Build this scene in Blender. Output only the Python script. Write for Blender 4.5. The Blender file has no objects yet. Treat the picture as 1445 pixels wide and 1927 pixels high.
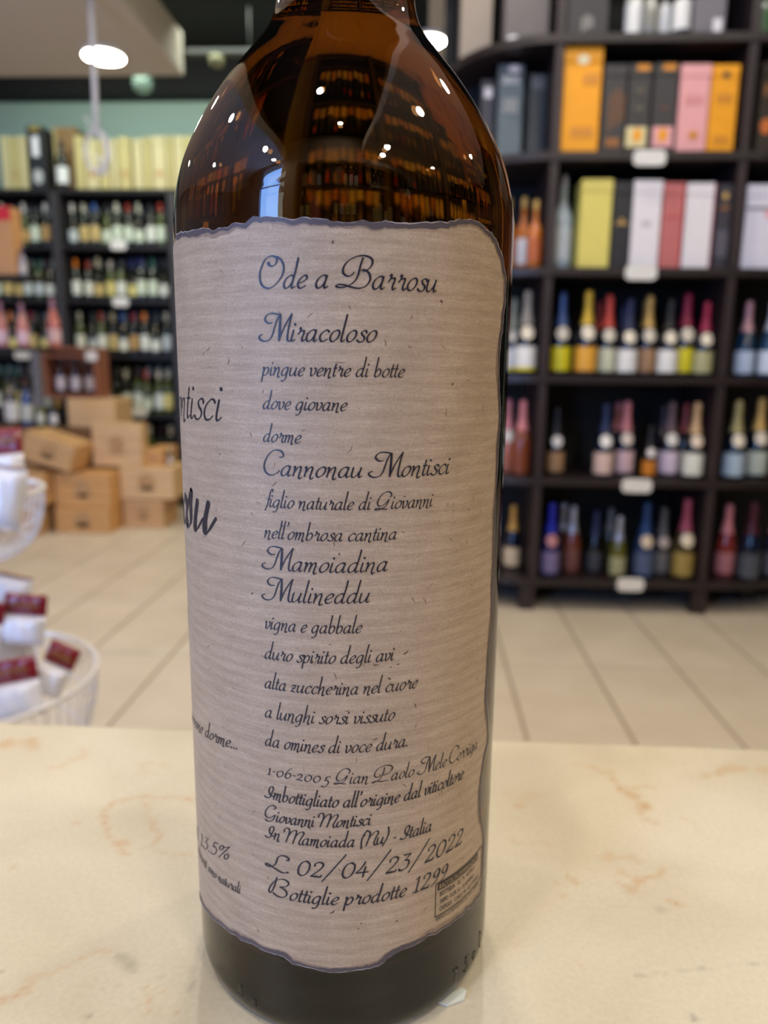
import bpy, math, random
import numpy as np
from mathutils import Vector, Matrix

random.seed(7)
rng = np.random.default_rng(7)
SC = bpy.context.scene
COL = SC.collection

# ------------------------------------------------------------------ camera
W, H, F = 1445, 1927, 1385.0
PITCH, YAW, ROLL = math.radians(11.0), math.radians(2.76), math.radians(0.65)
ZC = 1.0
_f = np.array([-math.sin(YAW)*math.cos(PITCH), math.cos(YAW)*math.cos(PITCH), -math.sin(PITCH)])
_r0 = np.array([math.cos(YAW), math.sin(YAW), 0.0]); _u0 = np.cross(_r0, _f)
_R = math.cos(ROLL)*_r0 + math.sin(ROLL)*_u0
_U = -math.sin(ROLL)*_r0 + math.cos(ROLL)*_u0
CAM = np.array([0.0, 0.0, ZC])
def ray(x, y):
    d = _f*F + _R*(x-W/2) - _U*(y-H/2)
    return d/np.linalg.norm(d)
def atY(x, y, Y):
    d = ray(x, y); return CAM + d*(Y-CAM[1])/d[1]
def atZ(x, y, Z):
    d = ray(x, y); return CAM + d*(Z-CAM[2])/d[2]

cd = bpy.data.cameras.new('camera'); cam = bpy.data.objects.new('camera', cd); COL.objects.link(cam)
M = Matrix(((_R[0], _U[0], -_f[0], 0), (_R[1], _U[1], -_f[1], 0), (_R[2], _U[2], -_f[2], ZC), (0, 0, 0, 1)))
cam.matrix_world = M
cd.sensor_fit = 'HORIZONTAL'; cd.sensor_width = 36.0; cd.lens = F/W*36.0
cd.clip_start = 0.01; cd.clip_end = 60
cd.dof.use_dof = True; cd.dof.focus_distance = 0.1455; cd.dof.aperture_fstop = cd.lens/1.9
SC.camera = cam

# ------------------------------------------------------------------ world, exposure
wd = bpy.data.worlds.new('world'); SC.world = wd; wd.use_nodes = True
nt = wd.node_tree; nt.nodes.clear()
o = nt.nodes.new('ShaderNodeOutputWorld'); b = nt.nodes.new('ShaderNodeBackground')
sky = nt.nodes.new('ShaderNodeTexSky'); sky.sky_type = 'NISHITA'; sky.sun_disc = False
sky.sun_elevation = math.radians(25); sky.sun_rotation = math.radians(60)
b.inputs['Strength'].default_value = 1.0
nt.links.new(sky.outputs[0], b.inputs['Color']); nt.links.new(b.outputs[0], o.inputs['Surface'])
SC.view_settings.view_transform = 'Standard'; SC.view_settings.look = 'None'
SC.view_settings.exposure = -1.35; SC.view_settings.gamma = 1.0
SC.view_settings.use_curve_mapping = False
SC.cycles.use_denoising = True
SC.cycles.max_bounces = 14; SC.cycles.transmission_bounces = 14; SC.cycles.glossy_bounces = 6
SC.cycles.diffuse_bounces = 3
SC.cycles.sample_clamp_indirect = 6.0; SC.cycles.caustics_refractive = True; SC.cycles.caustics_reflective = False
SC.cycles.blur_glossy = 0.3

def area(name, loc, size, power, col, rot=(0, 0, 0), sy=None, spread=180):
    l = bpy.data.lights.new(name, 'AREA'); l.shape = 'RECTANGLE' if sy else 'DISK'; l.size = size
    if sy: l.size_y = sy
    l.energy = power; l.color = col; l.spread = math.radians(spread)
    ob = bpy.data.objects.new(name, l); COL.objects.link(ob); ob.location = loc; ob.rotation_euler = rot
    return ob
DOOR_X0, DOOR_X1, BACKY = -2.28, -1.36, -1.7
# daylight through the open shop door behind the camera
area('door_daylight', ((DOOR_X0+DOOR_X1)/2, BACKY-0.14, 1.28), 0.9, 300, (0.20, 0.42, 1.0),
     (math.radians(90), 0, 0), sy=2.3)
LAMP_W = 20.0           # watts of each round ceiling lamp
WARM = (1.0, 0.88, 0.72)

# ------------------------------------------------------------------ helpers
class MB:
    def __init__(s): s.v = []; s.f = []; s.m = []; s.s = []
    def add(s, vs, fs, mi=0, smooth=False):
        o = len(s.v); s.v += [tuple(map(float, p)) for p in vs]
        for f in fs: s.f.append(tuple(i+o for i in f)); s.m.append(mi); s.s.append(smooth)
    def box(s, x0, x1, y0, y1, z0, z1, mi=0, c=0.0, T=None):
        if c <= 0:
            vs = [(x, y, z) for z in (z0, z1) for y in (y0, y1) for x in (x0, x1)]
            fs = [(0, 2, 3, 1), (4, 5, 7, 6), (0, 1, 5, 4), (2, 6, 7, 3), (0, 4, 6, 2), (1, 3, 7, 5)]
        else:
            lo = (x0, y0, z0); hi = (x1, y1, z1); vs = []; idx = {}
            for sx in (0, 1):
                for sy in (0, 1):
                    for sz in (0, 1):
                        cn = [(lo, hi)[k][i] for i, k in enumerate((sx, sy, sz))]
                        sg = [c if k == 0 else -c for k in (sx, sy, sz)]
                        for ax in range(3):
                            p = [cn[i]+(0 if i == ax else sg[i]) for i in range(3)]
                            idx[(sx, sy, sz, ax)] = len(vs); vs.append(tuple(p))
            g = lambda a, b, c_, ax: idx[(a, b, c_, ax)]
            fs = [(g(0,0,0,0), g(0,0,1,0), g(0,1,1,0), g(0,1,0,0)), (g(1,0,0,0), g(1,1,0,0), g(1,1,1,0), g(1,0,1,0)),
                  (g(0,0,0,1), g(1,0,0,1), g(1,0,1,1), g(0,0,1,1)), (g(0,1,0,1), g(0,1,1,1), g(1,1,1,1), g(1,1,0,1)),
                  (g(0,0,0,2), g(0,1,0,2), g(1,1,0,2), g(1,0,0,2)), (g(0,0,1,2), g(1,0,1,2), g(1,1,1,2), g(0,1,1,2))]
            for a in (0, 1):
                for b_ in (0, 1):
                    q = (g(a,b_,0,0), g(a,b_,1,0), g(a,b_,1,1), g(a,b_,0,1)); fs.append(q if (a == b_) == False else q[::-1])
                    q = (g(a,0,b_,0), g(a,0,b_,2), g(a,1,b_,2), g(a,1,b_,0)); fs.append(q if (a != b_) else q[::-1])
                    q = (g(0,a,b_,1), g(0,a,b_,2), g(1,a,b_,2), g(1,a,b_,1)); fs.append(q if (a == b_) else q[::-1])
                    for c2 in (0, 1):
                        fs.append((g(a,b_,c2,0), g(a,b_,c2,1), g(a,b_,c2,2)))
        if T is not None: vs = [tuple(T @ Vector(p)) for p in vs]
        s.add(vs, fs, mi)
    def lathe(s, prof, seg=24, mi=0, cx=0, cy=0, z0=0, smooth=True, sx=1.0, sy=1.0):
        n = len(prof); vs = []; fs = []
        for r, z in prof:
            for k in range(seg):
                a = 2*math.pi*k/seg; vs.append((cx+sx*r*math.cos(a), cy+sy*r*math.sin(a), z0+z))
        for i in range(n-1):
            for k in range(seg):
                k2 = (k+1) % seg; fs.append((i*seg+k, i*seg+k2, (i+1)*seg+k2, (i+1)*seg+k))
        s.add(vs, fs, mi, smooth)
        if prof[0][0] > 1e-6: s.add([vs[k] for k in range(seg)], [tuple(range(seg))[::-1]], mi)
        if prof[-1][0] > 1e-6: s.add([vs[(n-1)*seg+k] for k in range(seg)], [tuple(range(seg))], mi)
    def tube(s, pts, r, seg=8, mi=0, closed=False):
        pts = [Vector(p) for p in pts]; n = len(pts); vs = []; fs = []
        up = Vector((0, 0, 1)); prev = None
        for i, p in enumerate(pts):
            if closed: d = pts[(i+1) % n]-pts[i-1]
            else: d = pts[min(i+1, n-1)]-pts[max(i-1, 0)]
            d.normalize()
            a = prev if prev is not None else (Vector((1, 0, 0)) if abs(d.z) > 0.9 else up)
            a = (a - d*a.dot(d)).normalized(); b = d.cross(a); prev = a
            for k in range(seg):
                t = 2*math.pi*k/seg; vs.append(p + a*math.cos(t)*r + b*math.sin(t)*r)
        m = n if closed else n-1
        for i in range(m):
            for k in range(seg):
                k2 = (k+1) % seg; j = (i+1) % n
                fs.append((i*seg+k, i*seg+k2, j*seg+k2, j*seg+k))
        if not closed: fs += [tuple(range(seg))[::-1], tuple((n-1)*seg+k for k in range(seg))]
        s.add(vs, fs, mi, True)
    def prism(s, poly, z0, z1, mi=0):
        n = len(poly); vs = [(x, y, z0) for x, y in poly]+[(x, y, z1) for x, y in poly]
        fs = [tuple(range(n))[::-1], tuple(range(n, 2*n))]+[(i, (i+1) % n, n+(i+1) % n, n+i) for i in range(n)]
        s.add(vs, fs, mi)
    def mesh(s, name, mats):
        me = bpy.data.meshes.new(name); me.from_pydata(s.v, [], s.f)
        me.polygons.foreach_set('material_index', s.m); me.polygons.foreach_set('use_smooth', s.s)
        for m in (mats if isinstance(mats, (list, tuple)) else [mats]): me.materials.append(m)
        me.update(); return me
    def build(s, name, mats, parent=None, loc=None, rot=None):
        return link(name, s.mesh(name, mats), parent, loc, rot)
def link(name, me, parent=None, loc=None, rot=None):
    ob = bpy.data.objects.new(name, me); COL.objects.link(ob)
    if parent is not None: ob.parent = parent
    if loc is not None: ob.location = loc
    if rot is not None: ob.rotation_euler = rot
    return ob
def thing(name, label, cat, loc=(0, 0, 0), rot=(0, 0, 0), group=None):
    ob = bpy.data.objects.new(name, None); COL.objects.link(ob); ob.location = loc; ob.rotation_euler = rot
    ob.empty_display_size = 0.05
    return tag(ob, label, cat, group)
def tag(ob, label, cat, group=None):
    ob['label'] = label; ob['category'] = cat
    if group: ob['group'] = group
    return ob
def struct(ob): ob['kind'] = 'structure'; return ob

_mats = {}
def lin(c): return tuple(((v/255)/12.92 if v/255 <= 0.04045 else ((v/255+0.055)/1.055)**2.4) for v in c)
def mat(name, rgb, rough=0.5, metal=0.0, amt=0.08, scale=30, trans=0.0, ior=1.45, coat=0.0, spec=0.5, bump=0.0, rgb2=None):
    """procedural principled material; rgb in display values 0-255, mottled by noise"""
    if name in _mats: return _mats[name]
    m = bpy.data.materials.new(name); m.use_nodes = True; n = m.node_tree.nodes; l = m.node_tree.links
    p = n['Principled BSDF']
    p.inputs['Roughness'].default_value = rough; p.inputs['Metallic'].default_value = metal
    p.inputs['IOR'].default_value = ior; p.inputs['Transmission Weight'].default_value = trans
    p.inputs['Coat Weight'].default_value = coat; p.inputs['Specular IOR Level'].default_value = spec
    c = np.array(lin(rgb)); c2 = np.array(lin(rgb2)) if rgb2 else c*(1-amt*2)
    tc = n.new('ShaderNodeTexCoord'); nz = n.new('ShaderNodeTexNoise'); nz.inputs['Scale'].default_value = scale
    nz.inputs['Detail'].default_value = 4
    mx = n.new('ShaderNodeMix'); mx.data_type = 'RGBA'
    mx.inputs['A'].default_value = (*c2, 1); mx.inputs['B'].default_value = (*np.minimum(c*(1+(0 if rgb2 else amt)), 1), 1)
    l.new(tc.outputs['Object'], nz.inputs['Vector']); l.new(nz.outputs['Fac'], mx.inputs['Factor'])
    l.new(mx.outputs['Result'], p.inputs['Base Color'])
    if bump > 0:
        bp = n.new('ShaderNodeBump'); bp.inputs['Strength'].default_value = bump; bp.inputs['Distance'].default_value = 0.002
        l.new(nz.outputs['Fac'], bp.inputs['Height']); l.new(bp.outputs['Normal'], p.inputs['Normal'])
    _mats[name] = m; return m
def emit(name, rgb, strength):
    if name in _mats: return _mats[name]
    m = bpy.data.materials.new(name); m.use_nodes = True; n = m.node_tree.nodes; n.clear()
    o = n.new('ShaderNodeOutputMaterial'); e = n.new('ShaderNodeEmission')
    e.inputs['Color'].default_value = (*rgb, 1); e.inputs['Strength'].default_value = strength
    m.node_tree.links.new(e.outputs[0], o.inputs['Surface']); _mats[name] = m; return m
def wood(name, rgb, rgb2, scale=6.0, rough=0.55, axis='Z'):
    if name in _mats: return _mats[name]
    m = bpy.data.materials.new(name); m.use_nodes = True; n = m.node_tree.nodes; l = m.node_tree.links
    p = n['Principled BSDF']; p.inputs['Roughness'].default_value = rough
    tc = n.new('ShaderNodeTexCoord'); mp = n.new('ShaderNodeMapping')
    mp.inputs['Scale'].default_value = {'Z': (8, 8, 0.8), 'X': (0.8, 8, 8)}[axis]
    nz = n.new('ShaderNodeTexNoise'); nz.inputs['Scale'].default_value = scale; nz.inputs['Detail'].default_value = 6
    nz.inputs['Distortion'].default_value = 1.0
    mx = n.new('ShaderNodeMix'); mx.data_type = 'RGBA'
    mx.inputs['A'].default_value = (*lin(rgb), 1); mx.inputs['B'].default_value = (*lin(rgb2), 1)
    l.new(tc.outputs['Object'], mp.inputs['Vector']); l.new(mp.outputs['Vector'], nz.inputs['Vector'])
    l.new(nz.outputs['Fac'], mx.inputs['Factor']); l.new(mx.outputs['Result'], p.inputs['Base Color'])
    _mats[name] = m; return m

# ------------------------------------------------------------------ the room
X0, X1, Y0, Y1, ZT = -4.3, 3.6, BACKY, 5.75, 3.15
black = mat('black_ceiling_paint', (22, 22, 24), 0.8)
teal = mat('teal_wall_paint', (164, 186, 172), 0.7, amt=0.04, scale=3)
darkwall = mat('charcoal_wall_paint', (48, 46, 46), 0.8)
greywall = mat('grey_wall_paint', (150, 140, 130), 0.8)
grout = mat('grey_beige_grout', (158, 141, 121), 0.8)
def slab(name, x0, x1, y0, y1, z0, z1, m):
    b = MB(); b.box(x0, x1, y0, y1, z0, z1); return struct(b.build(name, m))
slab('ceiling', X0, X1, Y0, Y1, ZT, ZT+0.1, black)
slab('wall_far', X0, X1, Y1, Y1+0.1, 0, ZT, teal)
zb_beam = atY(200, 177, 5.6)[2]; slab('trim_1', X0, X1, 5.6, Y1, zb_beam, ZT, black)
slab('wall_left', X0-0.1, X0, Y0, Y1, 0, ZT, greywall)
slab('wall_right', X1, X1+0.1, Y0, Y1, 0, ZT, darkwall)
b = MB()
b.box(X0, DOOR_X0, Y0-0.1, Y0, 0, ZT); b.box(DOOR_X1, X1, Y0-0.1, Y0, 0, ZT); b.box(DOOR_X0, DOOR_X1, Y0-0.1, Y0, 2.55, ZT)
struct(b.build('wall_back', greywall))
# floor: grout bed, tiles laid on it
floor = slab('floor', X0, X1, Y0, Y1, -0.1, -0.004, grout)
def tile_mat():
    m = bpy.data.materials.new('beige_porcelain_tile'); m.use_nodes = True; n = m.node_tree.nodes; l = m.node_tree.links
    p = n['Principled BSDF']; p.inputs['Roughness'].default_value = 0.42
    tc = n.new('ShaderNodeTexCoord'); oi = n.new('ShaderNodeObjectInfo')
    ad = n.new('ShaderNodeVectorMath'); ad.operation = 'ADD'
    l.new(tc.outputs['Object'], ad.inputs[0]); l.new(oi.outputs['Location'], ad.inputs[1])
    nz = n.new('ShaderNodeTexNoise'); nz.inputs['Scale'].default_value = 5; nz.inputs['Detail'].default_value = 5
    l.new(ad.outputs[0], nz.inputs['Vector'])
    mx = n.new('ShaderNodeMix'); mx.data_type = 'RGBA'
    mx.inputs['A'].default_value = (*lin((196, 181, 158)), 1); mx.inputs['B'].default_value = (*lin((224, 211, 191)), 1)
    l.new(nz.outputs['Fac'], mx.inputs['Factor']); l.new(mx.outputs['Result'], p.inputs['Base Color'])
    return m
TM = tile_mat(); TW, TD = 0.294, 0.588; GX, GY = 0.312, 2.425
b = MB(); b.box(0.005, TW-0.005, 0.005, TD-0.005, -0.02, 0.0, c=0.0015); tme = b.mesh('tile', TM)
i0, i1 = math.floor((-2.3-GX)/TW), math.ceil((2.3-GX)/TW); j0, j1 = math.floor((0.4-GY)/TD), math.ceil((Y1-0.1-GY)/TD)
rest = MB()
for i in range(math.floor((X0-GX)/TW)+1, math.ceil((X1-GX)/TW)-1):
    for j in range(math.floor((Y0-GY)/TD)+1, math.ceil((Y1-GY)/TD)-1):
        x, y = GX+i*TW, GY+j*TD
        if i0 <= i < i1 and j0 <= j < j1: link('tile', tme, floor, (x, y, 0))
        else: rest.box(x+0.005, x+TW-0.005, y+0.005, y+TD-0.005, -0.02, 0.0)
ro = rest.build('tile', TM, floor); ro['kind'] = 'stuff'

# shop door behind the camera (seen only as the blue reflection in the glass)
dm = mat('grey_aluminium', (120, 125, 130), 0.35, 0.8)
d = MB()
for a in (DOOR_X0, DOOR_X1-0.05): d.box(a, a+0.05, BACKY-0.09, BACKY-0.02, 0, 2.55)
for z in (0, 2.12, 2.50): d.box(DOOR_X0, DOOR_X1, BACKY-0.09, BACKY-0.02, z, z+0.05)
door = struct(d.build('door_1', dm))


# ------------------------------------------------------------------ hung ceilings and their round lamps
soffit_m = mat('cream_soffit_paint', (214, 204, 190), 0.75, amt=0.03, scale=2)
def soffit(n, x0, x1, y0, y1, z0=2.6, z1=2.82):
    b = MB(); b.box(x0, x1, y0, y1, z0, z1, c=0.004); return struct(b.build('ceiling_%d' % n, soffit_m))
pE = atY(346, 145, 4.45)
soffit(2, X0+0.02, pE[0], BACKY+0.05, 4.45)
soffit(3, 0.0, X1-0.02, 3.55, 4.9)
soffit(4, 0.55, X1-0.02, BACKY+0.05, 1.6)
lampglow = emit('warm_white_led', (1.0, 0.93, 0.80), 14.0)
lamp_ring = mat('white_lamp_trim', (235, 232, 225), 0.4)
def round_lamp(x, y, z, r, label, power=LAMP_W, group=None, col=WARM):
    t = thing('ceiling_lamp', label, 'lamp', (x, y, z), group=group)
    a = MB(); a.lathe([(r+0.012, 0.0), (r+0.012, -0.010), (r, -0.014), (r, -0.004)], 32); a.build('trim_ring', lamp_ring, t)
    a = MB(); a.lathe([(r, -0.004), (r, -0.008), (0.0, -0.010)], 32); a.build('diffuser', lampglow, t)
    ob = area('lamp_light', (x, y, z-0.02), 2*r, power, col); ob.visible_camera = True
    return t
p = atZ(195, 100, 2.6); round_lamp(p[0], p[1], 2.6, 0.1, 'round glowing lamp set in the cream hung ceiling over the wine crates')
p = atZ(808, 70, 2.6); round_lamp(p[0], p[1], 2.6, 0.075, 'round glowing lamp just past the bottle neck, larger of two')
p = atZ(846, 74, 2.6); round_lamp(p[0]+0.02, p[1], 2.6, 0.035, 'small glowing lamp beside the larger one above the dark shelving')
k = 0
for (x, y) in [(-1.6, 2.2), (-1.6, 0.6), (-1.6, -1.0), (-2.9, 2.6), (-2.9, 0.4), (1.0, 1.2), (1.0, 0.1), (1.0, -1.2), (2.3, 0.9), (2.3, -0.8), (-1.6,-1.45), (1.0, -1.45), (1.8, 4.3)]:
    round_lamp(x, y, 2.6, 0.07, 'round ceiling lamp seen only as a bright spot mirrored in the bottle', group='lamps mirrored in the bottle')
# spot lamps on the black ceiling between the hung ceilings
for (x, y) in [(-0.55, 2.2), (-0.1, 0.9), (-0.4, -0.4), (0.0, -1.2), (0.25, 2.6)]:
    round_lamp(x, y, ZT-0.002, 0.06, 'round spot lamp on the black ceiling mirrored in the bottle shoulder', power=LAMP_W*1.3, group='spots on the black ceiling')
# greenish tubes washing the far rack
area('rack_wash', (-1.6, 4.5, 2.95), 2.4, 55, (0.9, 1.0, 0.86), (math.radians(35), 0, 0), sy=0.2)
area('gondola_wash', (1.0, 1.9, 2.95), 1.6, 26, (1.0, 0.95, 0.88), (math.radians(38), 0, 0), sy=0.2)
# pale track rail and little fixtures under the black ceiling
p0, p1 = atY(352, 100, 4.6), atY(470, 104, 4.6)
tr = MB(); tr.box(p0[0], p1[0]+0.25, 4.57, 4.63, p0[2]-0.012, p0[2]+0.012, c=0.003)
tr.tube([(p1[0], 4.6, p0[2]), (p1[0], 4.6, ZT)], 0.003); tr.tube([(p1[0]+0.2, 4.6, p0[2]), (p1[0]+0.2, 4.6, ZT)], 0.003)
t = thing('track_rail', 'pale lighting rail under the black ceiling behind the bottle shoulder', 'track light', (0, 0, 0))
tr.build('rail', mat('dim_grey_rail', (74, 74, 72), 0.6), t)
q = atY(408, 114, 4.6); tr = MB(); tr.lathe([(0.03, 0), (0.045, 0.02), (0.045, 0.05), (0.02, 0.06)], 16, z0=0)
tr.build('spot_head', mat('cream_metal', (120, 116, 84), 0.5), t, (q[0], 4.6, p0[2]-0.07))
q = atY(268, 156, 4.9)
t = thing('glass_globe', 'small clear glass globe hanging just below the cream hung ceiling edge', 'pendant', (q[0], 4.9, q[2]))
a = MB(); a.lathe([(0.0, -0.06), (0.03, -0.055), (0.055, -0.03), (0.062, 0), (0.055, 0.03), (0.03, 0.055), (0.012, 0.06)], 20); a.build('globe', mat('greenish_globe_glass', (200, 230, 215), 0.1, trans=0.7, amt=0.02), t)
a = MB(); a.tube([(0, 0, 0.058), (0, 0, ZT-q[2])], 0.004); a.build('rod', mat('pale_grey_metal', (150, 148, 142), 0.4, 0.3), t)

# white cord with a knotted coil hanging from the hung ceiling
YC = 3.5
pt = atY(173, 40, YC); c0 = atY(182, 250, YC); cc = atY(180, 284, YC)
cordm = mat('white_cord', (225, 222, 220), 0.5)
t = thing('hanging_cord', 'white cord hanging from the hung ceiling and ending in a knotted coil', 'cord', (pt[0], YC, 2.6))
def rel(P): return (P[0]-pt[0], P[1]-YC, P[2]-2.6)
a = MB(); a.tube([(0, 0, 0), rel((pt[0]*0.6+c0[0]*0.4, YC, (2.6+c0[2])/2)), rel(c0)], 0.013); a.build('cord', cordm, t)
a = MB()
for kk, (rx, rz, dx) in enumerate([(0.046, 0.082, 0), (0.055, 0.088, 0.004), (0.05, 0.076, -0.006)]):
    a.tube([rel((cc[0]+dx+rx*math.cos(x), YC+0.008*kk, cc[2]+rz*math.sin(x))) for x in np.linspace(0, 2*math.pi, 28, endpoint=False)], 0.007, closed=True)
a.tube([rel((cc[0]+0.0, YC, cc[2]-0.02)), rel((cc[0]+0.03, YC-0.02, cc[2]-0.05)), rel((cc[0]+0.05, YC, cc[2]-0.09)), rel((cc[0]+0.02, YC, cc[2]-0.1))], 0.007)
a.tube([rel(c0), rel((c0[0]-0.03, YC, c0[2]+0.03)), rel((c0[0]-0.05, YC, c0[2]+0.07))], 0.005)
a.build('coil', cordm, t)

# ------------------------------------------------------------------ stone counter
CZ = 0.8525; CYF = 0.2795
xs = np.unique(np.round(np.concatenate([np.linspace(-0.9, -0.2, 8), np.arange(-0.2, 0.2, 0.0011), np.linspace(0.2, 1.4, 12)]), 6))
ys = np.unique(np.round(np.concatenate([np.linspace(-0.5, 0.03, 7), np.arange(0.03, CYF-0.003, 0.0011), [CYF-0.003, CYF-0.0015, CYF-0.0004, CYF]]), 6))
nx, ny = len(xs), len(ys)
GXm, GYm = np.meshgrid(xs, ys)
Zm = np.full_like(GXm, 0.0); Zm[-1, :] = -0.003; Zm[-2, :] = -0.0009; Zm[-3, :] = -0.0002
vein = np.zeros_like(GXm); dirt = np.zeros_like(GXm)
def s1(pts): return [(x/2.89, 1340+y/2.89) for x, y in pts]
def s2(pts): return [(940+x/2.275, 1080+y/2.275) for x, y in pts]
V = [(s1([(575,530),(650,480),(760,460),(880,455),(1000,460),(1050,470)]), .0011, .8), (s1([(575,530),(570,590),(600,660),(640,715),(650,745),(730,757)]), .001, .9),
     (s1([(780,510),(830,600),(870,650),(860,690),(820,740),(760,750)]), .001, .65), (s1([(820,740),(900,775),(1030,770)]), .0008, .5),
     (s1([(0,1560),(70,1550),(120,1510),(180,1450),(260,1420),(350,1380),(430,1330),(520,1300),(660,1290)]), .0008, .7),
     (s1([(0,1565),(40,1560),(80,1545)]), .0014, .9), (s1([(120,1510),(170,1495),(220,1475)]), .001, .8), (s1([(160,1450),(200,1440)]), .0014, .6),
     (s1([(800,1470),(800,1540),(820,1620),(880,1620),(980,1610)]), .0006, .6), (s1([(800,1540),(850,1510),(900,1530)]), .0006, .6),
     (s1([(20,160),(60,190),(100,200),(150,190),(200,190)]), .003, .75), (s1([(400,210),(400,250),(360,280),(310,300)]), .002, .45),
     (s1([(780,280),(900,280)]), .002, .35), (s1([(790,280),(810,340)]), .002, .25), (s1([(430,600),(440,605)]), .0012, .6), (s1([(60,840),(100,830)]), .001, .5),
     (s1([(640,715),(625,705),(660,710)]), .0016, .8),
     (s2([(320,810),(400,825),(470,855),(500,900),(540,940),(590,970)]), .0016, .6), (s2([(500,925),(550,942),(585,970)]), .002, .9), (s2([(560,910),(620,900)]), .0015, .6),
     (s2([(630,990),(635,1025)]), .0022, 1.0), (s2([(600,1045),(650,1040)]), .0015, .4), (s2([(860,855),(950,830),(1030,825),(1149,820)]), .0018, .65), (s2([(1010,826),(1050,824)]), .0024, .6),
     (s2([(60,1140),(120,1155),(210,1155)]), .0012, .45), (s2([(430,1210),(500,1210),(560,1225),(600,1250)]), .0011, .5), (s2([(440,1205),(455,1210)]), .002, .5),
     (s2([(520,1330),(570,1340),(600,1300),(650,1310),(740,1290)]), .0011, .7), (s2([(600,1305),(645,1312)]), .0016, .8), (s2([(510,1265),(530,1280)]), .0016, .5), (s2([(550,1335),(570,1338)]), .002, .6),
     (s2([(720,1400),(760,1405),(790,1415)]), .001, .9), (s2([(275,1290),(310,1315)]), .0013, .8), (s2([(245,1322),(252,1324)]), .001, .7), (s2([(265,1380),(272,1382)]), .0009, .7),
     (s2([(780,1040),(830,1070),(850,1120)]), .0007, .4), (s2([(70,1000),(80,1008)]), .0018, .6), (s2([(60,950),(120,950)]), .003, .3), (s2([(330,1660),(336,1668)]), .0006, .8), (s2([(80,1585),(90,1590)]), .0006, .7)]
Dk = [(s1([(420,1535),(700,1475),(1060,1400)]), .00035, .35), (s1([(1020,1690),(1060,1360)]), .0003, .4), (s1([(650,1325),(700,1365),(740,1402)]), .0016, .55),
      (s2([(570,1722),(850,1692),(1149,1665)]), .00035, .5), (s1([(480,1655),(490,1658)]), .0007, .6), (s1([(0,1412),(10,1414)]), .0007, .7), (s2([(825,1898),(835,1903)]), .0007, .9), (s2([(688,1438),(694,1440)]), .0012, .4)]
def paint(A, strokes, jit):
    for pts, w, s in strokes:
        P = [atZ(x, y, CZ)[:2] for x, y in pts]; Q = []
        for a, b_ in zip(P[:-1], P[1:]):
            n = max(2, int(np.linalg.norm(np.array(b_)-a)/0.001))
            for k in range(n): Q.append(np.array(a)+(np.array(b_)-a)*k/n)
        Q.append(np.array(P[-1]))
        off = np.zeros(2)
        for q in Q:
            off = off*0.8 + rng.normal(0, jit*w, 2); q = q+off; ww = w*rng.uniform(0.5, 1.25); st = s*rng.uniform(0.5, 1.0)
            ix = slice(np.searchsorted(xs, q[0]-3*ww), np.searchsorted(xs, q[0]+3*ww)+1)
            iy = slice(np.searchsorted(ys, q[1]-3*ww), np.searchsorted(ys, q[1]+3*ww)+1)
            d2 = (GXm[iy, ix]-q[0])**2+(GYm[iy, ix]-q[1])**2
            A[iy, ix] = np.maximum(A[iy, ix], st*np.exp(-d2/(ww*ww)))
V = [(p_, w_*0.82, s_) for p_, w_, s_ in V]
paint(vein, V, 0.6); paint(dirt, Dk, 0.1)
top = np.stack([GXm, GYm, Zm], -1).reshape(-1, 3)
idx = np.arange(nx*ny).reshape(ny, nx)
quads = np.stack([idx[:-1, :-1], idx[:-1, 1:], idx[1:, 1:], idx[1:, :-1]], -1).reshape(-1, 4)
nb = nx*ny
bot = [(xs[0], ys[0], -0.03), (xs[-1], ys[0], -0.03), (xs[-1], ys[-1], -0.03), (xs[0], ys[-1], -0.03)]
verts = np.vstack([top, bot])
faces = [tuple(q) for q in quads.tolist()]
faces += [tuple([nb, nb+1]+idx[0, ::-1].tolist()), tuple([nb+1, nb+2]+idx[::-1, -1].tolist()),
          tuple([nb+2, nb+3]+idx[-1, :].tolist()), tuple([nb+3, nb]+idx[:, 0].tolist()), (nb+3, nb+2, nb+1, nb)]
me = bpy.data.meshes.new('stone_slab'); me.from_pydata(verts.tolist(), [], faces)
sm = np.ones(len(faces), bool); sm[-5:] = False; me.polygons.foreach_set('use_smooth', sm)
for nm, A in (('vein', vein), ('dirt', dirt)):
    at = me.attributes.new(nm, 'FLOAT', 'POINT'); at.data.foreach_set('value', np.concatenate([A.reshape(-1), np.zeros(4)]).astype(np.float32))
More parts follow.
